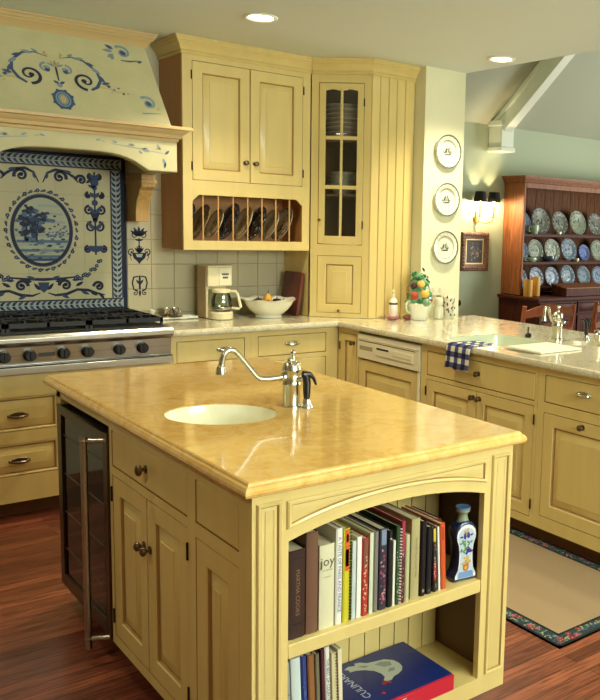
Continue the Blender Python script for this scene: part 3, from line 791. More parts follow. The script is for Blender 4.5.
sh = MB(); mprof = [(-.02, 1.935), (.002, 1.935), (.006, 1.95), (.018, 1.955), (.022, 1.972), (.040, 1.984), (.046, 1.996), (.060, 1.998), (.062, 2.014), (-.02, 2.014)]
crown(sh, [(.78, 5.066), (.78, 4.478), (1.865, 4.478), (1.865, 5.066)], mprof)
sh.box(.80, 1.85, 4.49, 5.066, 1.995, 2.0135)
build('mantel_shelf', sh, MOULD, hd, bevel=.001)
# arched skirt
def az(x):
    d = abs(x-1.315); return 1.856-.082*min(1, (d/.385))**4
n = 28; xs_ = [.782+(1.863-.782)*i/n for i in range(n+1)]
sk_ = MB()
for ya, flip in ((4.485, False), (4.56, True)):
    P = [(x, ya, az(x)) for x in xs_]+[(x, ya, 1.94) for x in xs_]
    sk_.add(P, [(i, i+1, n+2+i, n+1+i) if not flip else (i, n+1+i, n+2+i, i+1) for i in range(n)])
sk_.add([(x, 4.485, az(x)) for x in xs_]+[(x, 4.56, az(x)) for x in xs_], [(i, n+1+i, n+2+i, i+1) for i in range(n)], 0, True)
for x0, x1 in ((.782, .85), (1.795, 1.863)): sk_.box(x0, x1, 4.4851, 5.053, az(x0+.02 if x0 < 1 else x1-.02), 1.94)
build('arched_skirt', sk_, PLASTER, hd, bevel=.006)
build('filter_tray', MB().box(.85, 1.795, 4.56, 5.066, 1.90, 1.93), mat('dark hood filter', '#1b1a18', .5, .6), hd)
# painted decoration lies on the sloping face
sl = Vector((0, .34, .488)).normalized(); FH = Fr((1.315, 4.52, 2.012), X3, sl, X3.cross(sl))
dp = MB(); wv = .0012
def bothp(fn):
    for s in (1, -1): fn(s)
hv = lambda z: (z-2.012)/sl.z
bothp(lambda s: dp.ribbon([(s*.03, .39), (s*.09, .41), (s*.15, .395), (s*.205, .335), (s*.215, .275), (s*.19, .225), (s*.155, .20)], [.003, .007, .012, .014, .016, .018, .014], FH, wv, 0))
bothp(lambda s: dp.scroll(s*.135, .255, .058, 1.25, -PI/2, -s, .018, FH, wv+.0002, 2))
bothp(lambda s: [dp.leaf(s*x, z, (a if s > 0 else PI-a), l, l*.42, FH, wv+.0004, m) for x, z, a, l, m in ((.10, .40, .2, .055, 1), (.15, .385, -.3, .055, 0), (.18, .355, -.7, .06, 1), (.205, .31, -1.0, .06, 0), (.07, .41, .6, .04, 1), (.215, .25, .3, .05, 0), (.03, .39, 1.2, .03, 3), (.05, .405, 2.2, .03, 3))])
bothp(lambda s: dp.ribbon([(s*.20, .225), (s*.25, .225), (s*.29, .205), (s*.33, .215), (s*.36, .20)], [.008, .006, .006, .004, .002], FH, wv, 3))
bothp(lambda s: [dp.disc(s*x, z, r, FH, wv+.0003, m, 9) for x, z, r, m in ((.25, .24, .010, 0), (.275, .22, .008, 1), (.30, .235, .006, 0), (.32, .20, .007, 2), (.345, .205, .005, 1), (.235, .25, .008, 1), (.26, .20, .006, 3))])
bothp(lambda s: dp.scroll(s*.048, .315, .032, 1.2, PI/2, -s, .013, FH, wv, 1))
bothp(lambda s: dp.disc(s*.045, .30, .013, FH, wv+.0006, 0, 10))
dp.ribbon([(0, .35), (0, .30), (0, .235)], [.008, .010, .006], FH, wv+.0002, 2)
for a in (30, 60, 90, 120, 150): dp.leaf(0, .325, math.radians(a), .05, .014, FH, wv+.0004, 1 if a % 60 else 3)
bothp(lambda s: dp.leaf(0, .215, PI/2-s*1.0, .035, .018, FH, wv+.0003, 0)); dp.disc(0, .205, .013, FH, wv+.0005, 1)
dp.disc(0, .115, .050, FH, wv, 0, 28, .062); dp.disc(0, .115, .037, FH, wv+.0004, 1, 24, .048); dp.disc(0, .115, .014, FH, wv+.0008, 3, 14, .026); dp.ring(0, .115, .03, .004, FH, wv+.001, 0, 24, .04)
for k in range(8): dp.disc(.049*math.cos(k*PI/4+.4), .115+.061*math.sin(k*PI/4+.4), .009, FH, wv+.0002, 0, 8)
# corner motifs
def motif(u, v, s, big):
    dp.scroll(u, v, .046, 1.1, PI*.75, -s, .018, FH, wv, 1); dp.disc(u+s*.004, v-.004, .016, FH, wv+.0005, 0, 10)
    if big:
        for x, z, a, l, m in ((-.05, .0, PI, .06, 1), (-.045, .015, 2.6, .05, 0), (-.05, -.02, 3.8, .05, 1), (-.06, -.03, 4.5, .035, 1)): dp.leaf(u+s*x, v+z, a if s > 0 else PI-a, l, .026, FH, wv+.0002, m)
        dp.ribbon([(u-s*.02, v-.06), (u+s*.03, v-.058), (u+s*.08, v-.045)], [.006, .012, .006], FH, wv, 0)
        dp.leaf(u+s*.07, v-.06, .5 if s > 0 else PI-.5, .035, .018, FH, wv+.0003, 0)
    else:
        dp.ribbon([(u-s*.045, v-.075), (u, v-.068), (u+s*.06, v-.062)], [.010, .008, .003], FH, wv, 1); dp.leaf(u+s*.045, v-.045, 1.2, .03, .012, FH, wv, 3)
bothp(lambda s: motif(s*.375, .50, s, True)); bothp(lambda s: motif(s*.44, .155, s, False))
build('painted_scrolls', dp, [PAINTB, PAINTL, PAINTD, PAINTO], hd)
fp = MB(); FS2 = facing_south(4.484, 1.315)
def bl2(s):
    for x, z, a, l, m in ((.46, 1.885, 2.2, .04, 1), (.48, 1.865, .7, .035, 0), (.47, 1.845, -1.2, .045, 1), (.485, 1.825, -1.8, .035, 0), (.40, 1.875, 2.9, .05, 1), (.36, 1.885, .3, .03, 3), (.32, 1.90, 3.0, .035, 1), (.28, 1.895, .2, .03, 3), (.34, 1.875, -.6, .025, 1), (.43, 1.89, .2, .03, 3), (.23, 1.905, 2.8, .03, 1), (.12, 1.91, .2, .03, 1), (.17, 1.905, 2.9, .025, 3)):
        fp.leaf(s*x, z, a if s > 0 else PI-a, l, l*.4, FS2, .0006, m)
    fp.ribbon([(s*.20, 1.90), (s*.30, 1.89), (s*.40, 1.878), (s*.47, 1.87)], .003, FS2, .0004, 1)
bothp(bl2)
build('painted_sprigs', fp, [PAINTB, PAINTL, PAINTD, PAINTO], hd)
for x0 in (1.785, .764):
    cb_ = MB()
    cb_.prism([(5.053, 1.50), (5.053, 1.772), (4.80, 1.772), (4.80, 1.70), (4.84, 1.682), (4.845, 1.66), (4.885, 1.62), (4.90, 1.56), (4.90, 1.50)], x0, x0+.078, Fx)
    cb_.prism([(5.053, 1.72), (5.053, 1.74), (4.785, 1.74), (4.785, 1.72)], x0-.006, x0+.084, Fx)
    build('corbel', cb_, CORBELW, hd, bevel=.003)

# ================================================================== UPPER CABINET WITH PLATE RACK
UY = 4.73; UX0, UX1 = 2.0, 2.845; UB = 1.345
uc = thing('wall_cabinet', 'cream two-door wall cabinet with an open plate rack beneath', 'wall cabinet', (2.42, 4.9, UB))
FU = facing_south(UY)
b = MB()
b.box(UX0, UX0+.018, UY+.018, 5.066, UB, 2.47); b.box(UX1-.018, UX1-.001, UY+.018, 5.066, UB, 2.47)
b.box(UX0+.018, UX1-.018, UY+.018, 5.066, UB, UB+.045); b.box(UX0+.018, UX1-.018, UY+.02, 5.066, 1.705, 1.725)
b.box(UX0+.018, UX1-.018, 5.05, 5.066, UB+.04, 2.47)
b.box(UX0+.018, UX1-.018, UY+.034, UY+.05, 1.725, 2.47)
b.box(UX0+.018, UX1-.018, UY+.034, 5.05, 2.45, 2.47)
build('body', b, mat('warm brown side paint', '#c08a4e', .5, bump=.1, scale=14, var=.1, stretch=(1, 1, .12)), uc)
hol = [(2.058, 2.79, 1.752, 2.43), (2.056, 2.79, 1.40, 1.668)]
face_frame(FU, uc, UX0, UX1, UB, 2.47, hol, back=.0185)
# little corner gussets of the rack
g = MB()
for s, x in ((1, 2.056), (-1, 2.79)): g.prism([(x, 1.668), (x+s*.04, 1.668), (x, 1.63)][::s], -.016, -.002, FU)
build('corner_gusset', g, CREAM, uc)
door(FU, uc, 2.058, 2.4235, 1.752, 2.43, .001, .058, knob_at=(2.392, 1.872), hinges=2.054)
door(FU, uc, 2.4245, 2.79, 1.752, 2.43, .001, .058, knob_at=(2.457, 1.872), hinges=2.794)
for i in range(7):
    x = 2.125+i*.0965
    d = MB().tube([(x, UY+.012, 1.391), (x, UY+.012, 1.667)], .005, 8)
    build('rack_dowel', d, mat('rack dowel wood', '#c79a58', .5), uc)
# wall / interior darkness of the rack comes from real depth
cr = MB(); crown(cr, [(UX0, 5.066), (UX0, UY), (UX1+.012, UY)], crownprof(KC-.001, .72))
cr.box(UX0, UX1, UY+.001, 5.066, 2.47, KC-.002)
build('crown_moulding', cr, CREAM, uc)
PL = [('dark-edged navy platter leaning in the first slot of the plate rack', '#24344e', '#bfb79a', .118), ('ochre and cream plate leaning in the second slot of the plate rack', '#9c8455', '#6d6a4a', .118),
      ('pale cream plate leaning low in the third slot of the plate rack', '#c4b58c', '#8a7d55', .105), ('dark blue patterned plate in the fourth slot of the plate rack', '#1f2b3f', '#8c96a0', .125),
      ('cream plate with yellow rim in the fifth slot of the plate rack', '#cdbb88', '#a89868', .115), ('black and white floral plate in the sixth slot of the plate rack', '#20242c', '#aeb0a8', .118),
      ('large cream plate in the seventh slot of the plate rack', '#bfb28c', '#b5a57a', .110), ('pale plate with thin rim in the last slot of the plate rack', '#b7aa88', '#46422f', .120)]
def plate_mb(r, dz=.016, n=36):
    return [(0, 0), (r*.55, 0), (r*.6, .003), (r*.68, dz*.55), (r*.99, dz), (r, dz+.002), (r*.985, dz+.0045), (r*.66, dz*.55+.005), (r*.58, .006), (0, .0055)]
def make_plate(name, label, cat, loc, rot, r, base, pattern, group=None, pat=0, rim=None, n=36):
    """plate lies in its own x-y plane, face to +z, centre of its back at the origin"""
    t = thing(name, label, cat, loc, rot, group)
    pr = plate_mb(r)
    b = MB().lathe(pr, n=n, cap0=False, cap1=False)
    build('dish', b, base, t, local=True)
    p = MB(); F0 = Fr()
    dzr = .016
    def hh(q): return .0068 if q < r*.6 else .0144+(q-r*.66)/(r*.325)*.0067
    if pat == 1:   # rim ring + central motif
        p.lathe([(r*.90, hh(r*.90)), (r*.985, hh(r*.985)+.0005)], n=n, cap0=False, cap1=False)
        p.lathe([(r*.985, hh(r*.985)+.0005), (r*.90, hh(r*.90))], n=n, cap0=False, cap1=False)
        for i in range(18):
            a = 2*PI*i/18; q = r*.84; p.leaf(q*math.cos(a), q*math.sin(a), a+1.2, r*.10, r*.035, F0, hh(q)+.002, 1)
        p.lathe([(r*.64, .0138), (r*.67, .0150)], n=n, cap0=False, cap1=False)
        p.poly([(-r*.28, -r*.16), (-r*.12, -r*.22), (r*.22, -r*.2), (r*.3, -r*.12), (0, -r*.14)], F0, .0068, 1)
        for x, y, a, l in ((-.16, -.14, 1.5, .3), (-.05, -.14, 1.7, .42), (.04, -.14, 1.4, .5), (.14, -.14, 1.3, .32), (.2, -.12, .8, .2), (-.2, -.12, 2.3, .2), (.02, .1, 2.4, .16), (.05, .12, .7, .16)):
            p.leaf(x*r, y*r, a, l*r, .09*r, F0, .0070+.0001*abs(x), 0 if x < .1 else 1)
    else:          # busy allover transfer pattern
        rg = random.Random(int(r*9999)+pat)
        for i in range(26):
            a = 2*PI*i/26; q = r*.83
            p.leaf(q*math.cos(a), q*math.sin(a), a+rg.uniform(.8, 2.2), r*.2, r*.10, F0, hh(q)+.0024+.0001*(i % 3), i % 2)
        p.lathe([(r*.90, hh(r*.9)+.0005), (r*.935, hh(r*.935)+.0008)], n=n, cap0=False, cap1=False)
        for i in range(22):
            a = rg.uniform(0, 2*PI); q = r*.5*rg.random()**.5
            p.leaf(q*math.cos(a), q*math.sin(a), rg.uniform(0, 6), r*rg.uniform(.15, .32), r*.12, F0, .0068+.0001*(i % 6), i % 2)
    build('pattern', p, pattern, t, local=True)
    return t
for i, (lb, c0, c1, r) in enumerate(PL):
    x = 2.102+i*.0945
    tilt = math.radians(7 if i in (2, 4, 6) else 3)
    # each plate stands on its edge across the rack, leaning left, turned a little so its face shows
    yaw = math.radians(-33)
    m0 = mat('rack plate glaze %d' % i, c0, .15); m1 = mat('rack plate pattern %d' % i, c1, .15)
    n_ = Vector((-math.sin(math.radians(58)), -math.cos(math.radians(58)), .0)); n_.normalize()
    n_ = Vector((-.90, .02, .40)).normalized()
    upv = (Z3-n_*n_.z).normalized(); sd = upv.cross(n_)
    M = Matrix((sd, upv, n_)).transposed()
    cz = 1.392+r*upv.z+.004
    make_plate('plate', lb, 'plate', (x-.008, 4.90, cz), M.to_euler(), r, m0, [m1, m0 if i % 2 else m1], group='plates in the wall cabinet rack', pat=2+i)

# ================================================================== DIAGONAL CORNER CABINET
dv = Vector((1, -1, 0)).normalized()
FD = Fr((2.845, 4.725, 0), dv, Z3, dv.cross(Z3))          # W = outward
WD_ = .389
cc = thing('corner_cabinet', 'tall cream corner cabinet with a six-pane glass door above a small panelled door', 'corner cabinet', (3.15, 4.75, .915))
DE = FD.p(WD_, 0)            # right end of the diagonal face
b = MB()
pl = [(2.846, 5.064), (2.846, 4.74), (DE.x, DE.y), (WX-.002, DE.y), (WX-.002, 5.064)]
inner = [(2.864, 5.05), (2.864, 4.757), (DE.x+.004, DE.y+.028), (WX-.02, DE.y+.028), (WX-.02, 5.05)]
def shell(mb, z0, z1, m=0):     # side walls only, open on the diagonal
    n = 5
    for i in range(n):
        if i == 1: continue
        j = (i+1) % n
        q = [pl[i], pl[j], inner[j], inner[i]]
        mb.prism(q[::-1], z0, z1, WF, m)
shell(b, .916, 2.47)
for z0, z1 in ((.916, .93), (1.325, 1.345), (2.45, 2.47)): b.prism([(x, y) for x, y in inner][::-1], z0, z1, WF, 0)
build('body', b, CREAM, cc)
ins = MB()
for z0, z1 in ((1.70, 1.715), (2.045, 2.06)): ins.prism([(2.866, 5.048), (2.866, 4.79), (DE.x-.02, DE.y+.06), (WX-.022, DE.y+.06), (WX-.022, 5.048)][::-1], z0, z1)
build('shelf', ins, INSIDE, cc)
liner = MB(); liner.box(2.866, WX-.022, 5.043, 5.049, 1.346, 2.449); liner.box(WX-.027, WX-.021, 4.49, 5.043, 1.346, 2.449); liner.box(2.8645, 2.869, 4.80, 5.043, 1.346, 2.449)
build('liner', liner, INSIDE, cc)
hol = [(.052, .345, 1.39, 2.41), (.052, .345, .945, 1.318)]
Fd2 = Fr(FD.p(0, 0, 0), FD.U, FD.V, FD.W)
face_frame(Fd2, cc, 0.005, WD_, .916, 2.47, hol, back=.02)
# glass door
g = MB(); U0, U1, V0, V1 = .055, .342, 1.393, 2.407
gu0, gu1, gv0, gv1 = .095, .303, 1.445, 2.372
for q in ((U0, gu0, V0, V1), (gu1, U1, V0, V1), (gu0, gu1, V0, gv0), (gu0, gu1, gv1, V1)): g.box(q[0], q[1], q[2], q[3], -.018, .001, F=FD)
mu_, z1_, z2_ = (gu0+gu1)/2, 1.757, 2.068
g.box(mu_-.008, mu_+.008, gv0, gv1, -.016, .0, F=FD)
for z in (z1_, z2_): g.box(gu0, gu1, z-.012, z+.012, -.016, -.0005, F=FD)
gd = build('door', g, CREAM, cc, bevel=.0025)
sc_ = MB()
for a_, b_ in ((gu0, mu_-.008), (mu_+.008, gu1)):
    k = 10; pts = [(a_+(b_-a_)*i/k, gv1-.006+.004*math.cos(2*PI*(i/k-.5))) for i in range(k+1)]
    sc_.prism([(a_, gv1+.001)]+pts+[(b_, gv1+.001)], -.014, -.001, FD)
build('scalloped_rail', sc_, CREAM, gd)
build('glass_pane', MB().box(gu0-.004, gu1+.004, gv0-.004, gv1+.004, -.012, -.009, F=FD), glassy('cupboard glass', (.96, .95, .93, 1), .06), gd)
knob(Fr(FD.p(0, 0, .001), FD.U, FD.V, FD.W), gd, .068, 1.545, r=.009, material=mat('small brass knob', '#8a6a3a', .3, .9), plate=False)
for z in (1.52, 2.29): hinge(Fr(FD.p(0, 0, .001), FD.U, FD.V, FD.W), gd, .345, z)
d2 = door(FD, cc, .052, .345, .945, 1.318, .001, .05); knob(Fr(FD.p(0, 0, .001), FD.U, FD.V, FD.W), d2, .20, .962, r=.009, material=mat('small brass knob', '#8a6a3a', .3, .9), plate=False)
# beadboard end panel
FE = facing_south(DE.y-.001)
e = MB(); x = DE.x+.001
e.box(DE.x, WX-.002, .916, 2.47, -.004, 0, F=FE, m=1)
edges = [DE.x+.0, 3.185, 3.252, 3.318, 3.385, WX-.002]
for a_, b_ in zip(edges, edges[1:]):
    R = [[FE.p(a_+k, .916, h), FE.p(b_-k, .916, h), FE.p(b_-k, 2.47, h), FE.p(a_+k, 2.47, h)] for k, h in ((.002, 0), (.003, .004), (.005, .006))]
    e.rings(R, 0, False, False, True)
build('beadboard_panel', e, [CREAM, GLAZE], cc)
cr = MB(); P1 = FD.p(.012, 0, .0)
crown(cr, [(P1.x, P1.y), (DE.x, DE.y-.006), (WX-.002, DE.y-.006)], crownprof(KC-.001, .72))
cr.prism([(2.86, 5.06), (2.86, 4.76), (DE.x, DE.y+.02), (WX-.01, DE.y+.02), (WX-.01, 5.06)][::-1], 2.471, KC-.002)
build('crown_moulding', cr, CREAM, cc)
# crockery on its shelves
STK = mat('stacked stoneware', '#d8d0bc', .25); STK2 = mat('pale green stoneware', '#c9d3ba', .25)
def stacked(name, label, cat, x, y, z0, n, r, dz, m, prof, group):
    first = None
    for i in range(n):
        lab = label % ('bottom' if i == 0 else 'top' if i == n-1 else ('second from the bottom' if i == 1 else 'third from the bottom' if i == 2 else 'fourth from the bottom' if i == 3 else 'fifth from the bottom' if i == 4 else 'sixth from the bottom' if i == 5 else 'seventh from the bottom'))
        if first is None:
            b = MB().lathe(prof, n=32, cap0=False, cap1=False); o = build(name, b, m, at=(0, 0, 0)); o.location = (x, y, z0); first = o
        else: o = first.copy(); C.objects.link(o); o.location = (x, y, z0+i*dz)
        tag(o, lab, cat, group)
cxp, cyp = 3.11, 4.74
stacked('plate', 'grey dinner plate behind the top glass panes, %s in its stack', 'plate', cxp, cyp, 2.061, 8, .128, .029, STK, [(0, 0), (.07, 0), (.075, .004), (.12, .020), (.128, .024), (.126, .029), (.118, .0245), (.073, .008), (0, .007)], 'plates on the top corner cabinet shelf')
stacked('bowl', 'pale bowl behind the middle glass panes, %s in its stack', 'bowl', cxp, cyp, 1.716, 5, .095, .024, STK2, [(0, 0), (.045, 0), (.05, .006), (.08, .03), (.095, .05), (.092, .052), (.075, .034), (.045, .012), (0, .01)], 'bowls on the middle corner cabinet shelf')
stacked('plate', 'dark plate behind the bottom glass panes, %s in its stack', 'plate', cxp, cyp, 1.346, 2, .12, .012, STK, [(0, 0), (.07, 0), (.12, .014), (.118, .018), (.07, .006), (0, .006)], 'plates on the bottom corner cabinet shelf')

# ================================================================== PENINSULA
PX = 2.90; FP = facing_west(PX)
BR = mat('brown toe board', '#6a4528', .6)
def unit(name, label, y0, y1, drs=(), dws=(), body=True, cat='cabinet'):
    t = thing(name, label, cat, (PX+.4, (y0+y1)/2, 0))
    build('body', MB().box(PX+.031, 3.80, y0, y1, .085, .70 if name == 'sink_cabinet' else .874), CREAM, t)
    build('toe_kick', MB().box(PX+.075, PX+.095, y0, y1, 0, .085), BR, t)
    return t
# narrow unit next to the inner corner
t = unit('narrow_cabinet', 'narrow cream pull-out cabinet between the inner corner and the dishwasher', 4.222, 4.45)
face_frame(FP, t, -4.45, -4.222, .085, .875, [(-4.425, -4.245, .12, .845)])
door(FP, t, -4.425, -4.245, .12, .845, .001, .04, knob_at=(-4.275, .79), hinges=-4.43)
# dishwasher
dw = thing('dishwasher', 'dishwasher with cream control panel above a cream wooden front panel', 'dishwasher', (3.2, 3.91, 0))
build('body', MB().box(PX+.02, 3.45, 3.603, 4.219, .085, .868), mat('dishwasher case', '#8b7f5e', .5), dw)
build('toe_kick', MB().box(PX+.075, PX+.095, 3.603, 4.219, 0, .085), BLACK, dw)
cp = MB().box(-4.216, -3.606, .712, .862, -.02, .012, F=FP).box(-4.216, -3.606, .83, .838, .01, .0145, F=FP)
cpo = build('control_panel', cp, WHITEP, dw, bevel=.004)
build('panel_seam', MB().box(-4.205, -3.64, .818, .823, .0118, .0128, F=FP), mat('seam shadow brown', '#5a5238', .6), cpo)
build('vent_window', MB().box(-4.195, -4.06, .765, .79, .0118, .0128, F=FP), mat('olive label strip', '#a39c74', .5), cpo)
lt = MB().box(-4.02, -3.66, .748, .80, .0118, .018, F=FP); build('latch_bar', lt, WHITEP, cpo, bevel=.004)
build('latch_recess', MB().box(-4.01, -3.89, .786, .798, .0175, .0185, F=FP), mat('latch recess dark', '#2e2a1e', .6), cpo)
build('button_row', MB().box(-3.85, -3.68, .765, .775, .0175, .0195, F=FP), mat('button cream', '#cfc69e', .5), cpo, bevel=.001)
b = MB(); panel(b, FP, -4.214, -3.63, .12, .70, .001, .06); build('front_panel', b, [CREAM, GLAZE], dw)
build('side_strip', MB().box(-3.628, -3.608, .12, .71, -.02, .006, F=FP), WHITEP, dw, bevel=.002)
# sink unit
t = unit('sink_cabinet', 'cream sink cabinet with a wide false drawer over two panelled doors, checked towel above it', 2.70, 3.60)
face_frame(FP, t, -3.60, -2.70, .085, .875, [(-3.548, -2.72, .705, .842), (-3.548, -2.72, .125, .682)])
d = drawer(FP, t, -3.548, -2.72, .705, .842, .001)
knob(Fr(FP.p(0, 0, .001), FP.U, FP.V, FP.W), d, -3.125, .775, r=.015)
door(FP, t, -3.548, -3.1345, .125, .682, .001, .055, knob_at=(-3.158, .645), hinges=-3.552)
door(FP, t, -3.1335, -2.72, .125, .682, .001, .055, knob_at=(-3.11, .645), hinges=-2.716)
# unit at the right
t = unit('drawer_cabinet', 'cream cabinet with oval drawer pull over a tall panelled door, nearest the right edge', 2.14, 2.6985)
face_frame(FP, t, -2.6985, -2.14, .085, .875, [(-2.655, -2.17, .712, .846), (-2.655, -2.17, .15, .664)])
drawer(FP, t, -2.655, -2.17, .712, .846, .001, pull=(-2.412, .79, .07))
door(FP, t, -2.655, -2.17, .15, .664, .001, .058, knob_at=(-2.412, .637))
t = unit('end_cabinet', 'plain cream cabinet end closing the sink counter', 1.90, 2.139)
face_frame(FP, t, -2.139, -1.90, .085, .875, [])
# long pale granite worktop, L shaped, with sink cut-outs
pts = [(1.80, 5.054), (1.80, 4.42), (2.873, 4.42), (2.873, 1.88), (3.95, 1.88), (3.95, PYF-.005), (WX-.004, PYF-.005), (WX-.004, 5.054)]
w_ = MB()
def inset(pts, d):
    n = len(pts); out = []
    for i in range(n):
        a, b, c = Vector(pts[i-1]), Vector(pts[i]), Vector(pts[(i+1) % n])
        n1 = (b-a).normalized(); n2 = (c-b).normalized(); n1 = Vector((-n1.y, n1.x)); n2 = Vector((-n2.y, n2.x))
        k = n1+n2; k = k/(k.length_squared/2); out.append((b.x+k.x*d, b.y+k.y*d))
    return out
R = []
for d, z in ((.012, .876), (.003, .879), (0, .887), (0, .898), (.004, .909), (.012, .914)):
    R.append([(x, y, z) for x, y in inset(pts, d)])
w_.rings(R, 0, False, True, True)
wt = build('worktop', w_, STONE_C, at=(3.0, 4.0, .895))
tag(wt, 'long pale granite worktop running from the cooktop round the corner past the white sink', 'worktop')
def rbox(x0, x1, y0, y1, r, n=5):
    out = []
    for cx, cy, a in ((x1-r, y1-r, 0), (x0+r, y1-r, 90), (x0+r, y0+r, 180), (x1-r, y0+r, 270)):
        for i in range(n+1):
            t_ = math.radians(a+90*i/n); out.append((cx+r*math.cos(t_), cy+r*math.sin(t_)))
    return out
SX0, SX1 = 2.965, 3.40
B1 = (SX0, SX1, 3.10, 3.50); B2 = (SX0, SX1-.05, 2.79, 3.065)
cut(wt, [build('cutter', MB().prism(rbox(*B1, .05), .8, 1.0), STONE_C), build('cutter', MB().prism(rbox(*B2, .05), .8, 1.0), STONE_C)])
snk = thing('kitchen_sink', 'white double-bowl undermount sink in the pale granite counter', 'sink', (3.2, 3.15, .72))
for (q, nm, dep) in ((B1, 'large_bowl', .16), (B2, 'small_bowl', .13)):
    x0, x1, y0, y1 = q; b = MB(); R = []
    for d, z in ((.0005, .910), (.003, .911), (.006, .90), (.012, .80), (.03, .876-dep), (.08, .876-dep-.006)):
        R.append([(x, y, z) for x, y in rbox(x0+d, x1-d, y0+d, y1-d, max(.05-d*.3, .02))])
    R2 = [[(x, y, z) for x, y in rbox(x0+d, x1-d, y0+d, y1-d, .05)] for d, z in ((.08, .876-dep-.012), (.022, .876-dep-.006), (.004, .80), (.0005, .87), (.0005, .910))]
    b.rings(R[::-1], 0, True, True, False); b.rings(R2[::-1], 0, True, False, False)
    b.add(R2[0], [list(range(len(R2[0])))], 0)
    build(nm, b, SINKG if nm == 'large_bowl' else SINKW, snk)
cbd = MB().box(SX0+.05, SX1-.075, 2.80, 3.045, .9155, .925)
for k in range(6): cbd.box(SX0+.08, SX1-.10, 2.83+.034*k, 2.842+.034*k, .9249, .927)
tag(build('draining_board', cbd, mat('white board', '#f3f1da', .3), at=(3.16, 2.94, .92), bevel=.004), 'flat white draining board resting over the smaller sink bowl', 'draining board')
faucet((3.525, 3.16, .914), smooth([(-.022, -.0, .103), (-.045, .0, .112), (-.06, .0, .14), (-.075, .0, .175), (-.092, .0, .183), (-.104, .0, .168), (-.106, .0, .125)]),
       'brushed nickel faucet with short curved spout behind the white double sink')
sprayer((3.63, 3.03, .914), 'black handled side sprayer to the right of the white sink faucet', 1.05)
t = thing('air_gap_cap', 'low round cream cap on the granite right of the sink sprayer', 'cap', (3.50, 2.985, .914))
build('cap', MB().lathe([(.026, 0), (.025, .008), (.014, .013), (0, .014)], n=20), WHITEG, t, local=True)
t = thing('soap_dispenser', 'slim steel soap dispenser on the granite at the right edge of the photo', 'soap dispenser', (3.53, 2.86, .914))
build('bottle', MB().lathe([(.022, 0), (.024, .003), (.024, .062), (.018, .068), (.010, .070), (.010, .078)], n=20), NICKEL, t, local=True)
build('spout', MB().tube([(0, 0, .076), (0, 0, .085), (-.02, 0, .088), (-.036, 0, .084)], .005, 8), NICKEL, t, local=True)
t = thing('dish_brush', 'small black tipped brush standing in a holder at the far rim of the sink', 'dish brush', (3.395, 3.27, .914))
t.location = (3.43, 3.29, .914)
build('holder', MB().lathe([(.015, 0), (.018, .004), (.019, .016), (.012, .024), (.008, .026)], n=16), BLACK, t, local=True)
build('handle', MB().tube([(0, 0, .02), (0, 0, .052)], [.006, .005], 8).ball((0, 0, .056), .007), mat('brown brush handle', '#5b3425', .4), t, local=True)

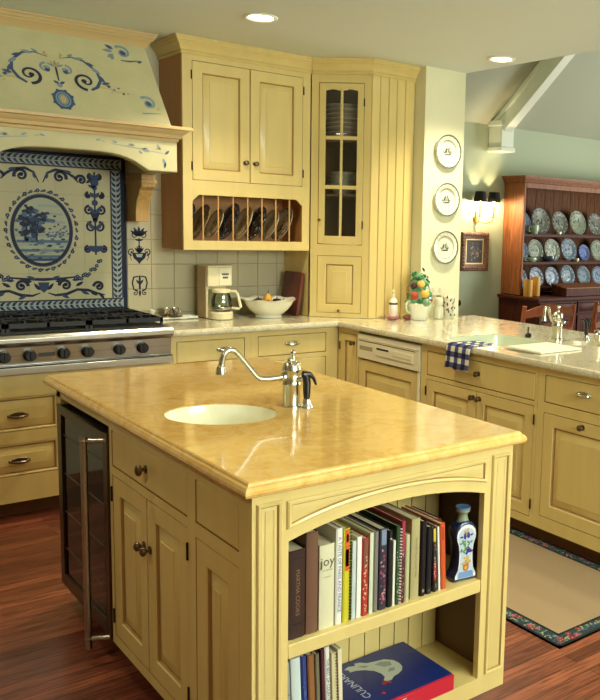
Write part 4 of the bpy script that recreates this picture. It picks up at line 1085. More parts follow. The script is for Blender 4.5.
# towel draped over the counter edge
def towel():
    m = bpy.data.materials.new('navy gingham cloth'); m.use_nodes = True; nt = m.node_tree; b = nt.nodes['Principled BSDF']; b.inputs['Roughness'].default_value = .95
    uv = nt.nodes.new('ShaderNodeTexCoord'); sp = nt.nodes.new('ShaderNodeSeparateXYZ'); nt.links.new(uv.outputs['UV'], sp.inputs[0])
    outs = []
    for ax in (0, 1):
        a = nt.nodes.new('ShaderNodeMath'); a.operation = 'MULTIPLY'; a.inputs[1].default_value = 17; nt.links.new(sp.outputs[ax], a.inputs[0])
        f = nt.nodes.new('ShaderNodeMath'); f.operation = 'FRACT'; nt.links.new(a.outputs[0], f.inputs[0])
        g = nt.nodes.new('ShaderNodeMath'); g.operation = 'GREATER_THAN'; g.inputs[1].default_value = .5; nt.links.new(f.outputs[0], g.inputs[0]); outs.append(g)
    ad = nt.nodes.new('ShaderNodeMath'); ad.operation = 'ADD'; nt.links.new(outs[0].outputs[0], ad.inputs[0]); nt.links.new(outs[1].outputs[0], ad.inputs[1])
    h = nt.nodes.new('ShaderNodeMath'); h.operation = 'MULTIPLY'; h.inputs[1].default_value = .5; nt.links.new(ad.outputs[0], h.inputs[0])
    r = nt.nodes.new('ShaderNodeValToRGB'); r.color_ramp.interpolation = 'CONSTANT'
    r.color_ramp.elements[0].color = lin('#e6e2c8'); r.color_ramp.elements[1].position = .8; r.color_ramp.elements[1].color = lin('#161a3a')
    e = r.color_ramp.elements.new(.3); e.color = lin('#4a5280')
    nt.links.new(h.outputs[0], r.inputs['Fac']); nt.links.new(r.outputs['Color'], b.inputs['Base Color'])
    prof = []      # (x, z, length)
    path = [(3.035, .9185), (2.98, .9175), (2.93, .918), (2.892, .9185), (2.872, .914), (2.863, .902), (2.861, .885), (2.862, .86), (2.863, .83), (2.862, .80), (2.860, .782)]
    L = 0; S_ = [0]
    for a, c in zip(path, path[1:]): L += math.hypot(a[0]-c[0], a[1]-c[1]); S_.append(L)
    ny = 20; vs = []; uvs = []
    for i, (x, z) in enumerate(path):
        for j in range(ny+1):
            y = 3.165+.185*j/ny; k = S_[i]/L
            wob = .004*math.sin(j*.9+1)*max(0, k-.35)
            top_fan = (1-k)*(.03)*(j/ny-.2) if k < .5 else 0
            vs.append((x-wob-.002 if k > .5 else x+.02*math.sin(j*.8)*(1-k)*.6, y-top_fan-(1-k)*.03, z+(.0015*math.sin(j*1.7) if k < .5 else 0)+(.004*math.sin(j*.5) if i == len(path)-1 else 0)))
            uvs.append((j/ny*.185, S_[i]))
    fs = [(i*(ny+1)+j, i*(ny+1)+j+1, (i+1)*(ny+1)+j+1, (i+1)*(ny+1)+j) for i in range(len(path)-1) for j in range(ny)]
    me = bpy.data.meshes.new('dish_towel'); me.from_pydata([Vector(v)-Vector((2.87, 3.26, .9)) for v in vs], [], fs); me.materials.append(m)
    ul = me.uv_layers.new(name='UVMap')
    for lp in me.loops: ul.data[lp.index].uv = uvs[lp.vertex_index]
    for p in me.polygons: p.use_smooth = True
    o = bpy.data.objects.new('dish_towel', me); C.objects.link(o); o.location = (2.87, 3.26, .9)
    s = o.modifiers.new('thick', 'SOLIDIFY'); s.thickness = .003; s.offset = 0
    tag(o, 'navy and white checked towel hanging over the front edge of the sink counter', 'towel')
towel()

# ================================================================== RUG
rm = bpy.data.materials.new('beige woven rug'); rm.use_nodes = True
RUGB = mat('beige rug pile', '#a08a68', .95, bump=.5, scale=220, var=.12)
rg = thing('area_rug', 'beige area rug with dark floral border on the floor before the sink cabinets', 'rug', (2.57, 2.55, 0))
rx0, rx1, ry0, ry1 = 2.222, 2.952, 1.90, 3.25
build('rug_field', MB().box(rx0+.07, rx1-.07, ry0+.07, ry1-.07, .0, .0085), RUGB, rg)
bd = MB(); 
for q in ((rx0, rx1, ry0, ry0+.07), (rx0, rx1, ry1-.07, ry1), (rx0, rx0+.07, ry0+.07, ry1-.07), (rx1-.07, rx1, ry0+.07, ry1-.07)): bd.box(*q, .0, .008, 0)
rr = random.Random(11)
def rugflower(x, y):
    k = rr.choice([1, 2, 2, 3, 3, 3, 4, 2]); 
    if k in (1, 4):
        for i in range(5): bd.disc(x+.007*math.cos(i*1.257), y+.007*math.sin(i*1.257), rr.uniform(.004, .007), WF, .0083+.00002*i, k, 6)
        bd.disc(x, y, .003, WF, .0086, 5, 6)
    for i in range(3): bd.leaf(x, y, rr.uniform(0, 6.28), rr.uniform(.012, .026), .008, WF, .0082+.00003*i, rr.choice([2, 3, 3, 5]))
y = ry0+.02
while y < ry1-.015:
    for x0 in (rx0, rx1-.07):
        rugflower(x0+rr.uniform(.018, .052), y)
        rugflower(x0+rr.uniform(.018, .052), y+.01)
    y += .024
x = rx0+.02
while x < rx1-.015:
    for y0 in (ry0, ry1-.07): rugflower(x, y0+rr.uniform(.018, .052)); rugflower(x+.01, y0+rr.uniform(.018, .052))
    x += .024
for q in ((rx0, rx1, ry0, ry0+.010), (rx0, rx1, ry1-.010, ry1), (rx0, rx0+.010, ry0, ry1), (rx1-.010, rx1, ry0, ry1), (rx0+.06, rx1-.06, ry0+.063, ry0+.071), (rx0+.06, rx1-.06, ry1-.071, ry1-.063), (rx0+.063, rx0+.071, ry0+.06, ry1-.06), (rx1-.071, rx1-.063, ry0+.06, ry1-.06)):
    bd.box(*q, .0, .0092, 6)
build('border', bd, [mat('dark teal border wool', '#1f3538', .95), mat('crimson wool', '#8c2438', .95), mat('grey green wool', '#5a7a68', .95), mat('slate wool', '#33546a', .95), mat('rose wool', '#a3455a', .95), mat('straw wool', '#a39a6a', .95), mat('black wool', '#0c1014', .95)], rg)

# ================================================================== COUNTER OBJECTS
# coffee maker
cm = thing('coffee_maker', 'cream drip coffee maker with glass carafe on the granite counter', 'coffee maker', (2.27, 4.92, .914))
x0, x1, y0, y1 = 2.195, 2.355, 4.855, 4.985
CM = mat('cream appliance plastic', '#e4dcb4', .35); CMD = mat('tan appliance side', '#b89f78', .45)
b = MB().box(x0, x1, y0+.065, y1, .918, 1.232); b.box(x0, x1, y0-.02, y0+.065, 1.115, 1.236); b.box(x0, x0+.012, y0, y0+.066, .918, 1.12)
build('body', b, CM, cm, bevel=.006)
build('side_panel', MB().box(x0-.0035, x0+.001, y0+.004, y1-.004, .922, 1.234), CMD, cm, bevel=.001)
build('lid', MB().box(x0-.003, x1+.003, y0-.022, y1, 1.2365, 1.246), CM, cm, bevel=.004)
pnl = build('control_panel', MB().box(x0+.073, x1-.004, y0-.026, y0-.019, 1.122, 1.228), WHITEP, cm, bevel=.002)
build('display', MB().box(x0+.09, x0+.135, y0-.0275, y0-.0255, 1.186, 1.197).box(x0+.095, x0+.130, y0-.0275, y0-.0255, 1.165, 1.177), mat('grey display', '#5a5f52', .3), pnl)
cx_, cy_ = 2.275, 4.815
build('warming_base', MB().lathe([(.066, .917), (.070, .922), (.070, .958), (.064, .964), (0, .964)], Fr((cx_, cy_, 0)), 32).box(x0+.012, x1-.02, cy_, y0+.07, .917, .96), CM, cm)
cf = build('carafe', MB().lathe([(.045, .966), (.058, .972), (.064, 1.0), (.060, 1.04), (.050, 1.072), (.052, 1.08), (.050, 1.08), (.048, 1.072), (.057, 1.04), (.061, 1.0), (.055, .975), (0, .970)], Fr((cx_, cy_, 0)), 32, cap0=True, cap1=False), glassy('carafe glass', (.86, .9, .84, 1), .14), cm)
build('carafe_lid', MB().lathe([(.05, 1.079), (.056, 1.082), (.056, 1.096), (.045, 1.103), (0, 1.104)], Fr((cx_, cy_, 0)), 28), CM, cm)
build('carafe_band', MB().lathe([(.0645, .978), (.066, .980), (.066, .99), (.0645, .992)], Fr((cx_, cy_, 0)), 28, cap0=False, cap1=False), NICKEL, cm)
hx = Vector((.80, -.60, 0)); 
def hp(r, z): return Vector((cx_, cy_, z))+hx*r
build('carafe_handle', MB().tube([hp(.048, 1.088), hp(.085, 1.090), hp(.098, 1.075), hp(.118, .990), hp(.112, .982), hp(.064, .986)], [.008, .009, .009, .009, .009, .007], 10), CM, cm)
build('power_cord', MB().tube(smooth([(2.34, 5.01, .93), (2.40, 4.96, .919), (2.42, 4.86, .918), (2.47, 4.85, .918), (2.44, 4.95, .918), (2.52, 5.02, .918)]), .0035, 8), mat('grey cord', '#8e8a78', .5), cm)
# white footed bowl with a lemon, plums and peppers
bw = thing('serving_bowl', 'large white ceramic bowl with ruffled rim holding fruit, beside the coffee maker', 'bowl', (2.59, 4.80, .914))
bw.scale = (.95, .95, 1)
n = 48; prof = [(.088, 0), (.092, .004), (.086, .018), (.10, .026), (.135, .055), (.158, .09), (.166, .108), (.185, .118), (.187, .121), (.163, .113), (.152, .092), (.128, .060), (.09, .034), (0, .030)]
R = []
for r, z in prof:
    ring = []
    for i in range(n):
        a = 2*PI*i/n; k = 1+(.030*math.cos(8*a) if r > .15 else .004*math.cos(8*a)); ring.append(((r*k)*math.cos(a), (r*k)*math.sin(a), z+(.004*math.cos(8*a) if r > .17 else 0)))
    R.append(ring)
build('bowl', MB().rings(R, 0, True, True, True), WHITEG, bw, local=True)
def fruit(name, label, cat, loc, r, m, sc, stem=True):
    t = thing(name, label, cat, loc)
    b = MB(); b.ball((0, 0, 0), r, 0, 18, sc)
    build('flesh', b, m, t, local=True)
    if stem: build('stem', MB().tube([(0, 0, r*sc[2]*.9), (.004, 0, r*sc[2]*1.35)], [.003, .002], 6), mat('brown stem', '#4a3520', .7), t, local=True)
PL_ = mat('dark plum skin', '#1c1b3d', .3); LE = mat('yellow skin', '#cf9a2c', .4)
fruit('plum', 'dark blue plum nearest the coffee maker in the white bowl', 'plum', (2.50, 4.79, 1.0), .040, PL_, (1.2, 1, .8))
fruit('plum', 'dark plum behind the others in the white bowl', 'plum', (2.55, 4.865, 1.0), .038, PL_, (1.1, 1, .85))
fruit('plum', 'dark plum beside the yellow pear in the white bowl', 'plum', (2.585, 4.79, .99), .036, PL_, (1, 1, .85))
fruit('plum', 'dark plum on the cutting board side of the white bowl', 'plum', (2.665, 4.83, 1.0), .038, PL_, (1.1, 1, .8))
fruit('pepper', 'small pale pepper lying in the white bowl by the cutting board side', 'pepper', (2.675, 4.76, 1.0), .030, WHITEG, (1.3, .9, .9))
t = thing('pear', 'golden yellow pear standing up in the middle of the white bowl', 'pear', (2.61, 4.845, .985))
build('flesh', MB().lathe([(0, 0), (.026, .006), (.034, .026), (.031, .044), (.018, .064), (.012, .074), (0, .079)], n=20), LE, t, local=True)
build('stem', MB().tube([(0, 0, .076), (.004, 0, .098)], [.0025, .002], 6), mat('brown stem', '#4a3520', .7), t, local=True)
# cutting board leaning in the corner
t = thing('cutting_board', 'reddish brown wooden cutting board leaning against the side of the corner cabinet', 'cutting board', (2.83, 4.93, .9145))
tl = math.radians(9); M_ = Fr((0, 0, 0), -Y3, (math.sin(tl), 0, math.cos(tl)), (-math.cos(tl), 0, math.sin(tl)))
build('board', MB().prism(rbox(-.12, .11, 0, .285, .012), -.011, .011, M_), MAHOG, t, local=True, bevel=.003)
t.location = (2.783, 4.875, .9165)

# small tray with silver cups, tiny salt cellar
tr = thing('serving_tray', 'long white tray on the counter between the cooktop and the coffee maker', 'tray', (1.98, 4.93, .9145))
b = MB(); R = [[(x, y, z) for x, y in rbox(-.165+d, .165-d, -.05+d, .06-d, .015)] for d, z in ((.01, 0), (0, .004), (0, .016), (.006, .016), (.012, .006))]
b.rings(R, 0, False, True, True); build('tray', b, WHITEG, tr, local=True); tr.location = (2.0, 4.945, .9145)
t = thing('round_dish', 'small round pewter dish holding two little cups on the white tray', 'dish', (2.01, 4.94, .921))
build('dish', MB().lathe([(.03, 0), (.035, .003), (.062, .010), (.064, .013), (.06, .0135), (.034, .006), (0, .005)], n=28), mat('brown pewter', '#6e5a48', .3, .9), t, local=True)
for dx, lab in ((-.026, 'small silver cup on the round dish, the one nearer the cooktop'), (.022, 'small silver cup on the round dish, the one nearer the coffee maker')):
    c_ = thing('silver_cup', lab, 'cup', (2.01+dx, 4.94+.004, .9275))
    build('cup', MB().lathe([(.013, 0), (.014, .003), (.009, .008), (.018, .022), (.0215, .05), (.023, .056), (.021, .056), (.017, .024), (0, .014)], n=20), NICKEL, c_, local=True)
    build('handle', MB().tube([(.020, 0, .048), (.034, 0, .044), (.032, 0, .026), (.018, 0, .020)], .003, 8), NICKEL, c_, local=True)
t = thing('salt_cellar', 'tiny pale footed cup behind the back corner of the cooktop', 'cup', (1.885, 4.99, .9145))
build('cup', MB().lathe([(.016, 0), (.017, .003), (.005, .010), (.005, .022), (.016, .036), (.020, .052), (.018, .052), (.012, .036), (0, .028)], n=20), WHITEG, t, local=True)
t.location = (1.90, 4.965, .931); t.location.z = .9215
# lotion bottle, pink dish
t = thing('lotion_bottle', 'slim white pump bottle in front of the beadboard, left of the ceramic topiary', 'bottle', (3.27, 4.37, .9145))
bo = build('bottle', MB().lathe([(.026, 0), (.028, .004), (.028, .115), (.022, .13), (.011, .136), (.011, .145)], n=24), mat('white bottle', '#ece7d4', .3), t, local=True)
build('pump', MB().lathe([(.012, .144), (.012, .158), (.005, .160), (.004, .182)], n=14).tube([(0, 0, .182), (0, 0, .188), (-.022, -.014, .186)], .005, 8), WHITEP, t, local=True)
build('label_mark', MB().lathe([(.0284, .095), (.0284, .108)], n=24, cap0=False, cap1=False), mat('dark label ink', '#3a3332', .5), t, local=True)
t = thing('shell_dish', 'small pink shell-like dish at the foot of the white pump bottle', 'dish', (3.235, 4.33, .9145))
b = MB(); b.rings([[((r*(1+.1*math.cos(6*a)))*math.cos(a)*1.2, (r*(1+.1*math.cos(6*a)))*math.sin(a), z) for a in [2*PI*i/36 for i in range(36)]] for r, z in ((.018, 0), (.03, .006), (.042, .026), (.040, .028), (.026, .01), (.001, .008))], 0, True, True, True)
build('dish', b, mat('pink glaze', '#b07a72', .25), t, local=True)
t = thing('soap_bar', 'dark rose soap lying between the pump bottle and the ceramic topiary', 'soap', (3.335, 4.30, .9145))
build('soap', MB().ball((0, 0, .017), .03, 0, 18, (1.1, .8, .56)), mat('rose soap', '#8a4a44', .4), t, local=True)
# ceramic topiary
tp = thing('ceramic_topiary', 'ceramic topiary of fruit and leaves in a white pot beside the wall pier', 'ceramic topiary', (3.40, 4.27, .9145))
tp.scale = (1.06, 1.06, 1.06)
build('pot', MB().lathe([(.052, 0), (.055, .004), (.056, .02), (.066, .075), (.080, .095), (.082, .103), (.074, .106), (.060, .10), (0, .098)], n=32), WHITEG, tp, local=True)
for s_ in (-1, 1): build('handle', MB().tube(smooth([(s_*.062, 0, .04), (s_*.09, 0, .06), (s_*.095, 0, .10), (s_*.075, 0, .12), (s_*.07, 0, .10)]), .008, 8), mat('pale green glaze', '#b9cba0', .2), tp, local=True)
GRN = mat('green glaze', '#2f7a45', .2); GRL = mat('light green glaze', '#7fa878', .2)
build('cone', MB().lathe([(.062, .095), (.066, .12), (.062, .17), (.05, .22), (.03, .27), (.008, .295)], n=24), GRL, tp, local=True)
rr = random.Random(3)
lf = MB()
for i in range(56):
    z = .11+.19*(i/56); r = .068*(1-((z-.11)/.25)**1.5)+.006; a = i*2.4
    c_ = Vector((r*math.cos(a), r*math.sin(a), z)); o_ = Vector((math.cos(a), math.sin(a), .3)).normalized(); s_ = Z3.cross(o_).normalized(); u_ = o_.cross(s_)
    lf.leaf(-.012, 0, rr.uniform(0, 6), .032, .022, Fr(c_+o_*.006, s_, u_, o_), 0, i % 2)
build('leaves', lf, [GRN, mat('dark leaf glaze', '#1f5436', .2)], tp, local=True)
for i, (a, z, r, cname, col) in enumerate(((-150, .155, .026, 'tomato', '#b04a32'), (-95, .165, .030, 'lemon', '#d9b04a'), (-60, .160, .022, 'pepper_green', '#3f8a52'), (-115, .225, .026, 'lemon', '#d8b860'), (-160, .215, .022, 'aubergine', '#4a2c34'), (-70, .225, .018, 'green', '#4e9058'), (-40, .125, .018, 'tomato', '#b5483c'), (-120, .262, .016, 'green', '#3c7a48'), (-90, .115, .03, 'artichoke', '#6f9a72'), (20, .17, .028, 'lemon', '#d9b04a'), (90, .18, .028, 'tomato', '#b04a32'))):
    q = .062*(1-((z-.11)/.25)**1.5)+.012 if z > .11 else .07
    A = math.radians(a)
    build('glazed_fruit', MB().ball((q*math.cos(A), q*math.sin(A), z), r, 0, 16, (1, 1, .92)), mat('topiary '+col, col, .2), tp, local=True)
# two vases next to the pier
t = thing('glass_bottle', 'round shouldered pale glass vessel at the foot of the wall pier', 'vessel', (3.565, 4.26, .9145))
build('bottle', MB().lathe([(.03, 0), (.036, .004), (.038, .04), (.034, .07), (.026, .085), (.030, .10), (.033, .12), (.027, .138), (.02, .146)], n=28), mat('frosted white glass', '#d8d5b8', .15, coat=.5), t, local=True)
build('stopper', MB().lathe([(.018, .146), (.02, .15), (.012, .156), (0, .157)], n=16), mat('dull metal stopper', '#6f6c5d', .35, .6), t, local=True)
t = thing('patterned_canister', 'black and white leaf patterned canister against the right side of the pier', 'canister', (3.635, 4.235, .9145))
build('canister', MB().lathe([(.034, 0), (.036, .003), (.036, .145), (.032, .150), (0, .150)], n=28), mat('canister white', '#dcd8bd', .3), t, local=True)
lf = MB()
for i in range(34):
    a = i*2.4; z = .012+.125*(i/34); c_ = Vector((.0365*math.cos(a), .0365*math.sin(a), z)); o_ = Vector((math.cos(a), math.sin(a), 0)); s_ = Z3.cross(o_)
    lf.leaf(-.008, 0, rr.uniform(.4, 2.6), .028, .012, Fr(c_, s_, Z3, o_), 0, 0)
build('leaf_pattern', lf, mat('canister ink', '#23231e', .3), t, local=True)
# pier fittings
FPi = facing_south(PYF-.0005)
t = thing('switch_plate', 'cream double socket plate low on the wall pier behind the canisters', 'socket', (3.60, PYF-.003, 1.09))
sp = build('plate', MB().box(3.54, 3.66, 1.065, 1.135, 0, .006, F=FPi), WHITEP, t, bevel=.002)
for x in (3.57, 3.63): build('switch', MB().box(x-.010, x+.010, 1.085, 1.115, .006, .009, F=FPi), mat('switch cream', '#d5cfa8', .4), sp, bevel=.001)
t = thing('round_fixture', 'small dark round hook on the dining side of the wall pier', 'fixture', (WX2+.001, 4.37, 1.0))  # unidentified dark round piece, its use unknown
build('fixture_disc', MB().lathe([(.012, 0), (.012, .006), (.008, .012), (.022, .022), (.024, .032), (.018, .040), (0, .043)], Fr((0, 0, 0), Y3, Z3, X3), 20), mat('dark bronze', '#2a1a12', .4, .6), t, local=True)
for z, lab in ((2.023, 'top white plate with sketch and dark rim on the wall pier'), (1.707, 'middle white plate with sketch and dark rim on the wall pier'), (1.388, 'bottom white plate with sketch and dark rim on the wall pier, above the canisters')):
    make_plate('wall_plate', lab, 'plate', (3.655, PYF-.006, z), (math.radians(90), 0, 0), .113, mat('wall plate glaze', '#ece9cf', .2), [mat('grey green rim', '#5c6a5c', .25), mat('sketch ink', '#3c4436', .3)], group='three plates on the wall pier', pat=1, n=44)

# ================================================================== BOOKS
PAGE = mat('page edges', '#cfc5a0', .9)
def book(x0, th, h, col, label, z0=.4635, y=1.775, dep=.19, tilt=0, text=None, tcol='#e8e0c8', tsize=None, bands=(), motif=None, spiral=None, hard=True, yaw=0, name='book'):
    t = thing(name, label, 'book', (x0+th/2, y, z0), (0, tilt, yaw))
    c = MB(); W2 = th/2-.0006; k = .0022 if hard else .001; F = Fr((0, 0, 0), X3, Z3, -Y3)
    mats = [mat('cover '+col, col, .4)]
    r_ = .003 if hard else .0005
    c.prism([(-W2, dep), (-W2, r_), (-W2*.6, 0), (W2*.6, 0), (W2, r_), (W2, dep), (W2-k, dep), (W2-k, k+.001), (-W2+k, k+.001), (-W2+k, dep)], 0, h)
    for b_ in bands:
        u0_, u1_, v0_, v1_, cc_ = b_
        mats.append(mat('print '+cc_, cc_, .45)); c.box(u0_*W2*.62, u1_*W2*.62, v0_*h, v1_*h, .0, .0006, len(mats)-1, F=F)
    if motif:
        rg = random.Random(hash(label) % 1000 if False else len(label)*7+int(x0*1000))
        for cc_ in motif: mats.append(mat('print '+cc_, cc_, .45))
        for i in range(26):
            c.leaf(rg.uniform(-.4, .2)*W2, h*rg.uniform(.06, .75), rg.uniform(0, 6.28), min(th*.35, .012), th*.22, F, .0007+.00003*(i % 9), len(mats)-1-i % len(motif))
    if text:
        mats.append(mat('print '+tcol, tcol, .45)); sz = tsize or min(th*.75, .02)
        L = len(text)*sz*.55; G = F.sub(0, h*.52, 0, -PI/2)
        if L > h*.8: sz *= h*.8/L
        c.text(text, sz, G, .0009, len(mats)-1, align='CENTER')
    o = build('cover', c, mats, t, local=True)
    m_ = .002 if not hard else .003
    build('page_block', MB().box(-W2+k+.0002, W2-k-.0002, k+.002, dep-.004, m_, h-m_), PAGE, t, local=True)
    if spiral:
        s_ = MB(); n_ = int(h/.009)
        for i in range(n_):
            z = .006+i*.009; s_.tube([Vector((W2*.95+.000+.003*math.cos(a), -.002+.0035*math.sin(a), z)) for a in [2*PI*q/8 for q in range(9)]], .0009, 5)
        build('spiral_binding', s_, mat('binding '+spiral, spiral, .4), t, local=True)
    return t
K = .986
U = [  # x0, x1 (unscaled), height, colour, label, options
 (1.008, 1.031, .255, '#8d9a86', 'thin grey-green book at the far left end of the upper shelf, against the frame', dict(y=1.80)),
 (1.033, 1.084, .238, '#33201a', 'thick dark brown book with faded gold lettering, second on the upper shelf', dict(text='MARTHA COOKS', tcol='#8a6a4a', tsize=.016, bands=[(-1, 1, .9, .915, '#1c1210'), (-1, 1, .16, .175, '#1c1210')])),
 (1.085, 1.122, .275, '#6b4c3a', 'tall plain taupe brown book between the dark brown and the cream book', dict()),
 (1.125, 1.173, .232, '#d2cfae', 'wide cream book with small thin title near the top of its spine', dict(special='joy')),
 (1.176, 1.198, .268, '#e3e4d8', 'tall white book with blue and pink lettering down the spine', dict(text='A TASTE OF PARIS AND FRANCE', tcol='#3a5a9a', bands=[(-1, 1, .3, .5, '#e6dce0')])),
 (1.200, 1.223, .262, '#c9c22e', 'yellow book with orange top and purple patch, black spiral binding', dict(bands=[(-1, 1, .55, .99, '#d2622a'), (-.8, .8, .6, .78, '#6a3a7a'), (-.5, .6, .86, .94, '#7a3a22')], spiral='#141414')),
 (1.228, 1.242, .222, '#b9c6c4', 'thin pale blue-white book right of the yellow spiral book', dict(hard=False)),
 (1.244, 1.260, .230, '#e6e6da', 'thin white book left of the narrow red book', dict(hard=False)),
 (1.262, 1.284, .222, '#a83226', 'narrow red book with brown upper half among the white ones', dict(bands=[(-1, 1, .62, .99, '#7a4a3a')], motif=['#d0b090'])),
 (1.286, 1.300, .232, '#c6cdb0', 'very thin pale green book right of the red one', dict(hard=False)),
 (1.301, 1.318, .232, '#77746e', 'grey book standing left of the pink flowered dark book', dict()),
 (1.320, 1.348, .235, '#2a2d3a', 'dark book with grey-blue top and pink flowers on its spine', dict(bands=[(-1, 1, .8, .99, '#75849c')], motif=['#a8506a', '#c08a94', '#8a3a52'])),
 (1.350, 1.367, .225, '#121318', 'black book with white mark near the top, right of the flowered one', dict(bands=[(-.5, .5, .88, .9, '#c8c8c0')])),
 (1.3675, 1.377, .192, '#d9dccd', 'shortest thin white booklet between the black and the green spiral book', dict(hard=False)),
 (1.379, 1.394, .232, '#2f4a2e', 'dark green book with white spiral binding', dict(spiral='#e8e8e0', motif=['#5a7a4a', '#c0c0a0'])),
 (1.397, 1.412, .242, '#a03a4a', 'pink-red book with dark flowered lower half', dict(bands=[(-1, 1, .0, .6, '#4a2a2a')], motif=['#c8a89a', '#2a1a1c'])),
 (1.413, 1.430, .198, '#b5b78a', 'low khaki-green book in front of the tall tan one', dict()),
 (1.434, 1.466, .240, '#aaa172', 'thick tan book with tiny lettering, in the middle right of the upper shelf', dict(text='THE SILVER PALATE GOOD TIMES', tcol='#5a5438', tsize=.008)),
 (1.470, 1.491, .226, '#0d0e12', 'tall black book right of the thick tan one', dict(bands=[(-.6, .6, .05, .09, '#9a8a6a')])),
 (1.493, 1.514, .205, '#11141c', 'shorter black book left of the colourful striped one', dict(bands=[(-.6, .6, .04, .07, '#55504a')])),
 (1.520, 1.536, .200, '#1d1d1d', 'black and red book with yellow top leaning slightly to the left', dict(tilt=-.05, bands=[(-1, 1, .78, .98, '#c9b23a'), (-1, 1, .2, .45, '#a82a38')], motif=['#d0d0c0', '#8a2a34'])),
 (1.540, 1.549, .198, '#dcded2', 'very thin white book leaning beside the orange one', dict(tilt=-.06, hard=False)),
 (1.552, 1.573, .205, '#c4552a', 'orange book leaning at the right end of the row', dict(tilt=-.06, bands=[(-.6, .6, .75, .95, '#a83c20')])),
 (1.578, 1.602, .190, '#6a3520', 'brown book set back in the shadow behind the painted bottle', dict(y=1.84, dep=.14)),
]
for a_, b_, h, col, lab, o in U:
    o = dict(o); sp_ = o.pop('special', None)
    t = book(a_*K, (b_-a_)*K-.0008, h, col, lab, **o)
    t['group'] = 'books on the upper island shelf'
    if sp_:
        m = MB(); F = Fr((0, 0, 0), X3, Z3, -Y3); m.text('joy', .036, F.sub(.0, h*.80), .0009, 0, 'CENTER'); m.text('OF COOKING', .0048, F.sub(.0, h*.70), .0009, 0, 'CENTER'); m.text('ROMBAUER', .004, F.sub(0, h*.62), .0009, 0, 'CENTER')
        build('title', m, mat('grey title ink', '#4a4a3a', .5), t, local=True)
LWR = [
 (1.012, 1.038, .262, '#8b8f86', 'grey speckled book at the left end of the lower shelf', dict(motif=['#a8a89c', '#6a6e68'])),
 (1.040, 1.070, .268, '#c3d3d2', 'pale blue-white book, second on the lower shelf', dict()),
 (1.072, 1.088, .265, '#2d3f86', 'bright blue book between the pale blue and the tan book', dict(motif=['#5468a8'])),
 (1.090, 1.112, .262, '#8a5c34', 'tan brown book in the lower row', dict()),
 (1.113, 1.128, .258, '#6d6a55', 'olive grey book in the lower row', dict()),
 (1.130, 1.142, .266, '#4a1a2a', 'maroon book with black top in the lower row', dict()),
 (1.143, 1.160, .268, '#e2e2d8', 'white spined book with dark blue vertical lettering in the lower row', dict(text='THE BEST OF COUNTRY COOKING', tcol='#2a3a6a')),
 (1.164, 1.180, .245, '#cfc79a', 'cream book with dark red comb binding in the lower row', dict(spiral='#5a1a1c', hard=False)),
 (1.184, 1.198, .250, '#dcd6b4', 'last pale book of the lower row, next to the large blue book', dict(hard=False)),
]
for a_, b_, h, col, lab, o in LWR:
    t = book(a_*K+.012, (b_-a_)*K-.0008, h, col, lab, z0=.142, tilt=-.045, **o); t['group'] = 'books on the lower island shelf'
# big blue cookery book lying flat
bb_ = thing('cookbook', 'large blue cookbook with red spine and white hen cover, lying on the lower shelf', 'book', (1.40, 1.88, .1425))
x0, x1, y0, y1, z0, z1 = 1.235, 1.572, 1.752, 2.005, .143, .190
RED = mat('red spine cloth', '#c01f34', .4); NB = mat('deep blue cover', '#14286a', .3)
c = MB().prism([(y0, z0), (y0, z1), (y0+.012, z1), (y1, z1), (y1, z1-.003), (y0+.006, z1-.003), (y0+.006, z0+.003), (y1, z0+.003), (y1, z0)], x0, x1, Fx)
build('cover', c, RED, bb_, bevel=.001)
build('front_cover', MB().box(x0, x1, y0+.010, y1, z1-.0005, z1+.0012), NB, bb_)
build('page_block', MB().box(x0+.003, x1-.004, y0+.008, y1-.005, z0+.0032, z1-.0032), PAGE, bb_)
pr = MB(); Fb = Fr((0, 0, z1+.0014), Y3, -X3, Z3)      # reading direction runs away from the spine
pr.text('CULINARIA', .034, Fb.sub(1.806, -1.300), 0, 0, 'LEFT')
Fsp = facing_south(y0-.0006)
ft_ = MB(); ft_.text('FRANCE', .036, Fsp.sub(1.258, (z0+z1)/2+.003), 0, 0, 'LEFT')
build('spine_print', ft_, mat('pale cover lettering', '#c3c8d8', .4), bb_)
# hen: body, neck, head, tail as overlapping shapes on the cover
def P_(x, y): return (y, -x)
hen = [(1.500, 1.895), (1.495, 1.925), (1.47, 1.95), (1.435, 1.958), (1.405, 1.965), (1.385, 1.985), (1.365, 1.99), (1.36, 1.975), (1.335, 1.985), (1.312, 1.975), (1.325, 1.962), (1.318, 1.95), (1.345, 1.945), (1.372, 1.93), (1.395, 1.905), (1.405, 1.875), (1.402, 1.85), (1.385, 1.835), (1.392, 1.822), (1.412, 1.822), (1.43, 1.835), (1.455, 1.84), (1.478, 1.85), (1.495, 1.87)]
HS = lambda x, y: (1.405+(x-1.41)*.84, 1.897+(y-1.885)*.84)
pr.poly([P_(*HS(*q)) for q in hen][::-1], Fb, .0002, 1)
for q in ([(1.42, 1.94), (1.45, 1.945), (1.48, 1.925), (1.47, 1.90), (1.44, 1.905)], [(1.36, 1.965), (1.385, 1.96), (1.40, 1.945), (1.38, 1.94)], [(1.43, 1.87), (1.455, 1.865), (1.47, 1.88), (1.45, 1.89)]): pr.poly([P_(*HS(*k)) for k in q][::-1], Fb, .0004, 2)
for x, y, r in ((1.383, 1.822, .009), (1.374, 1.816, .008), (1.395, 1.812, .007)): pr.disc(HS(x, y)[1], -HS(x, y)[0], r*.8, Fb, .0005, 3)
pr.disc(HS(1.392, 1.826)[1], -HS(1.392, 1.826)[0], .003, Fb, .0007, 4); pr.disc(1.80, -1.345, .006, Fb, .0003, 3)
pr.leaf(1.94, -1.52, -1.6, .05, .012, Fb, .0003, 5)
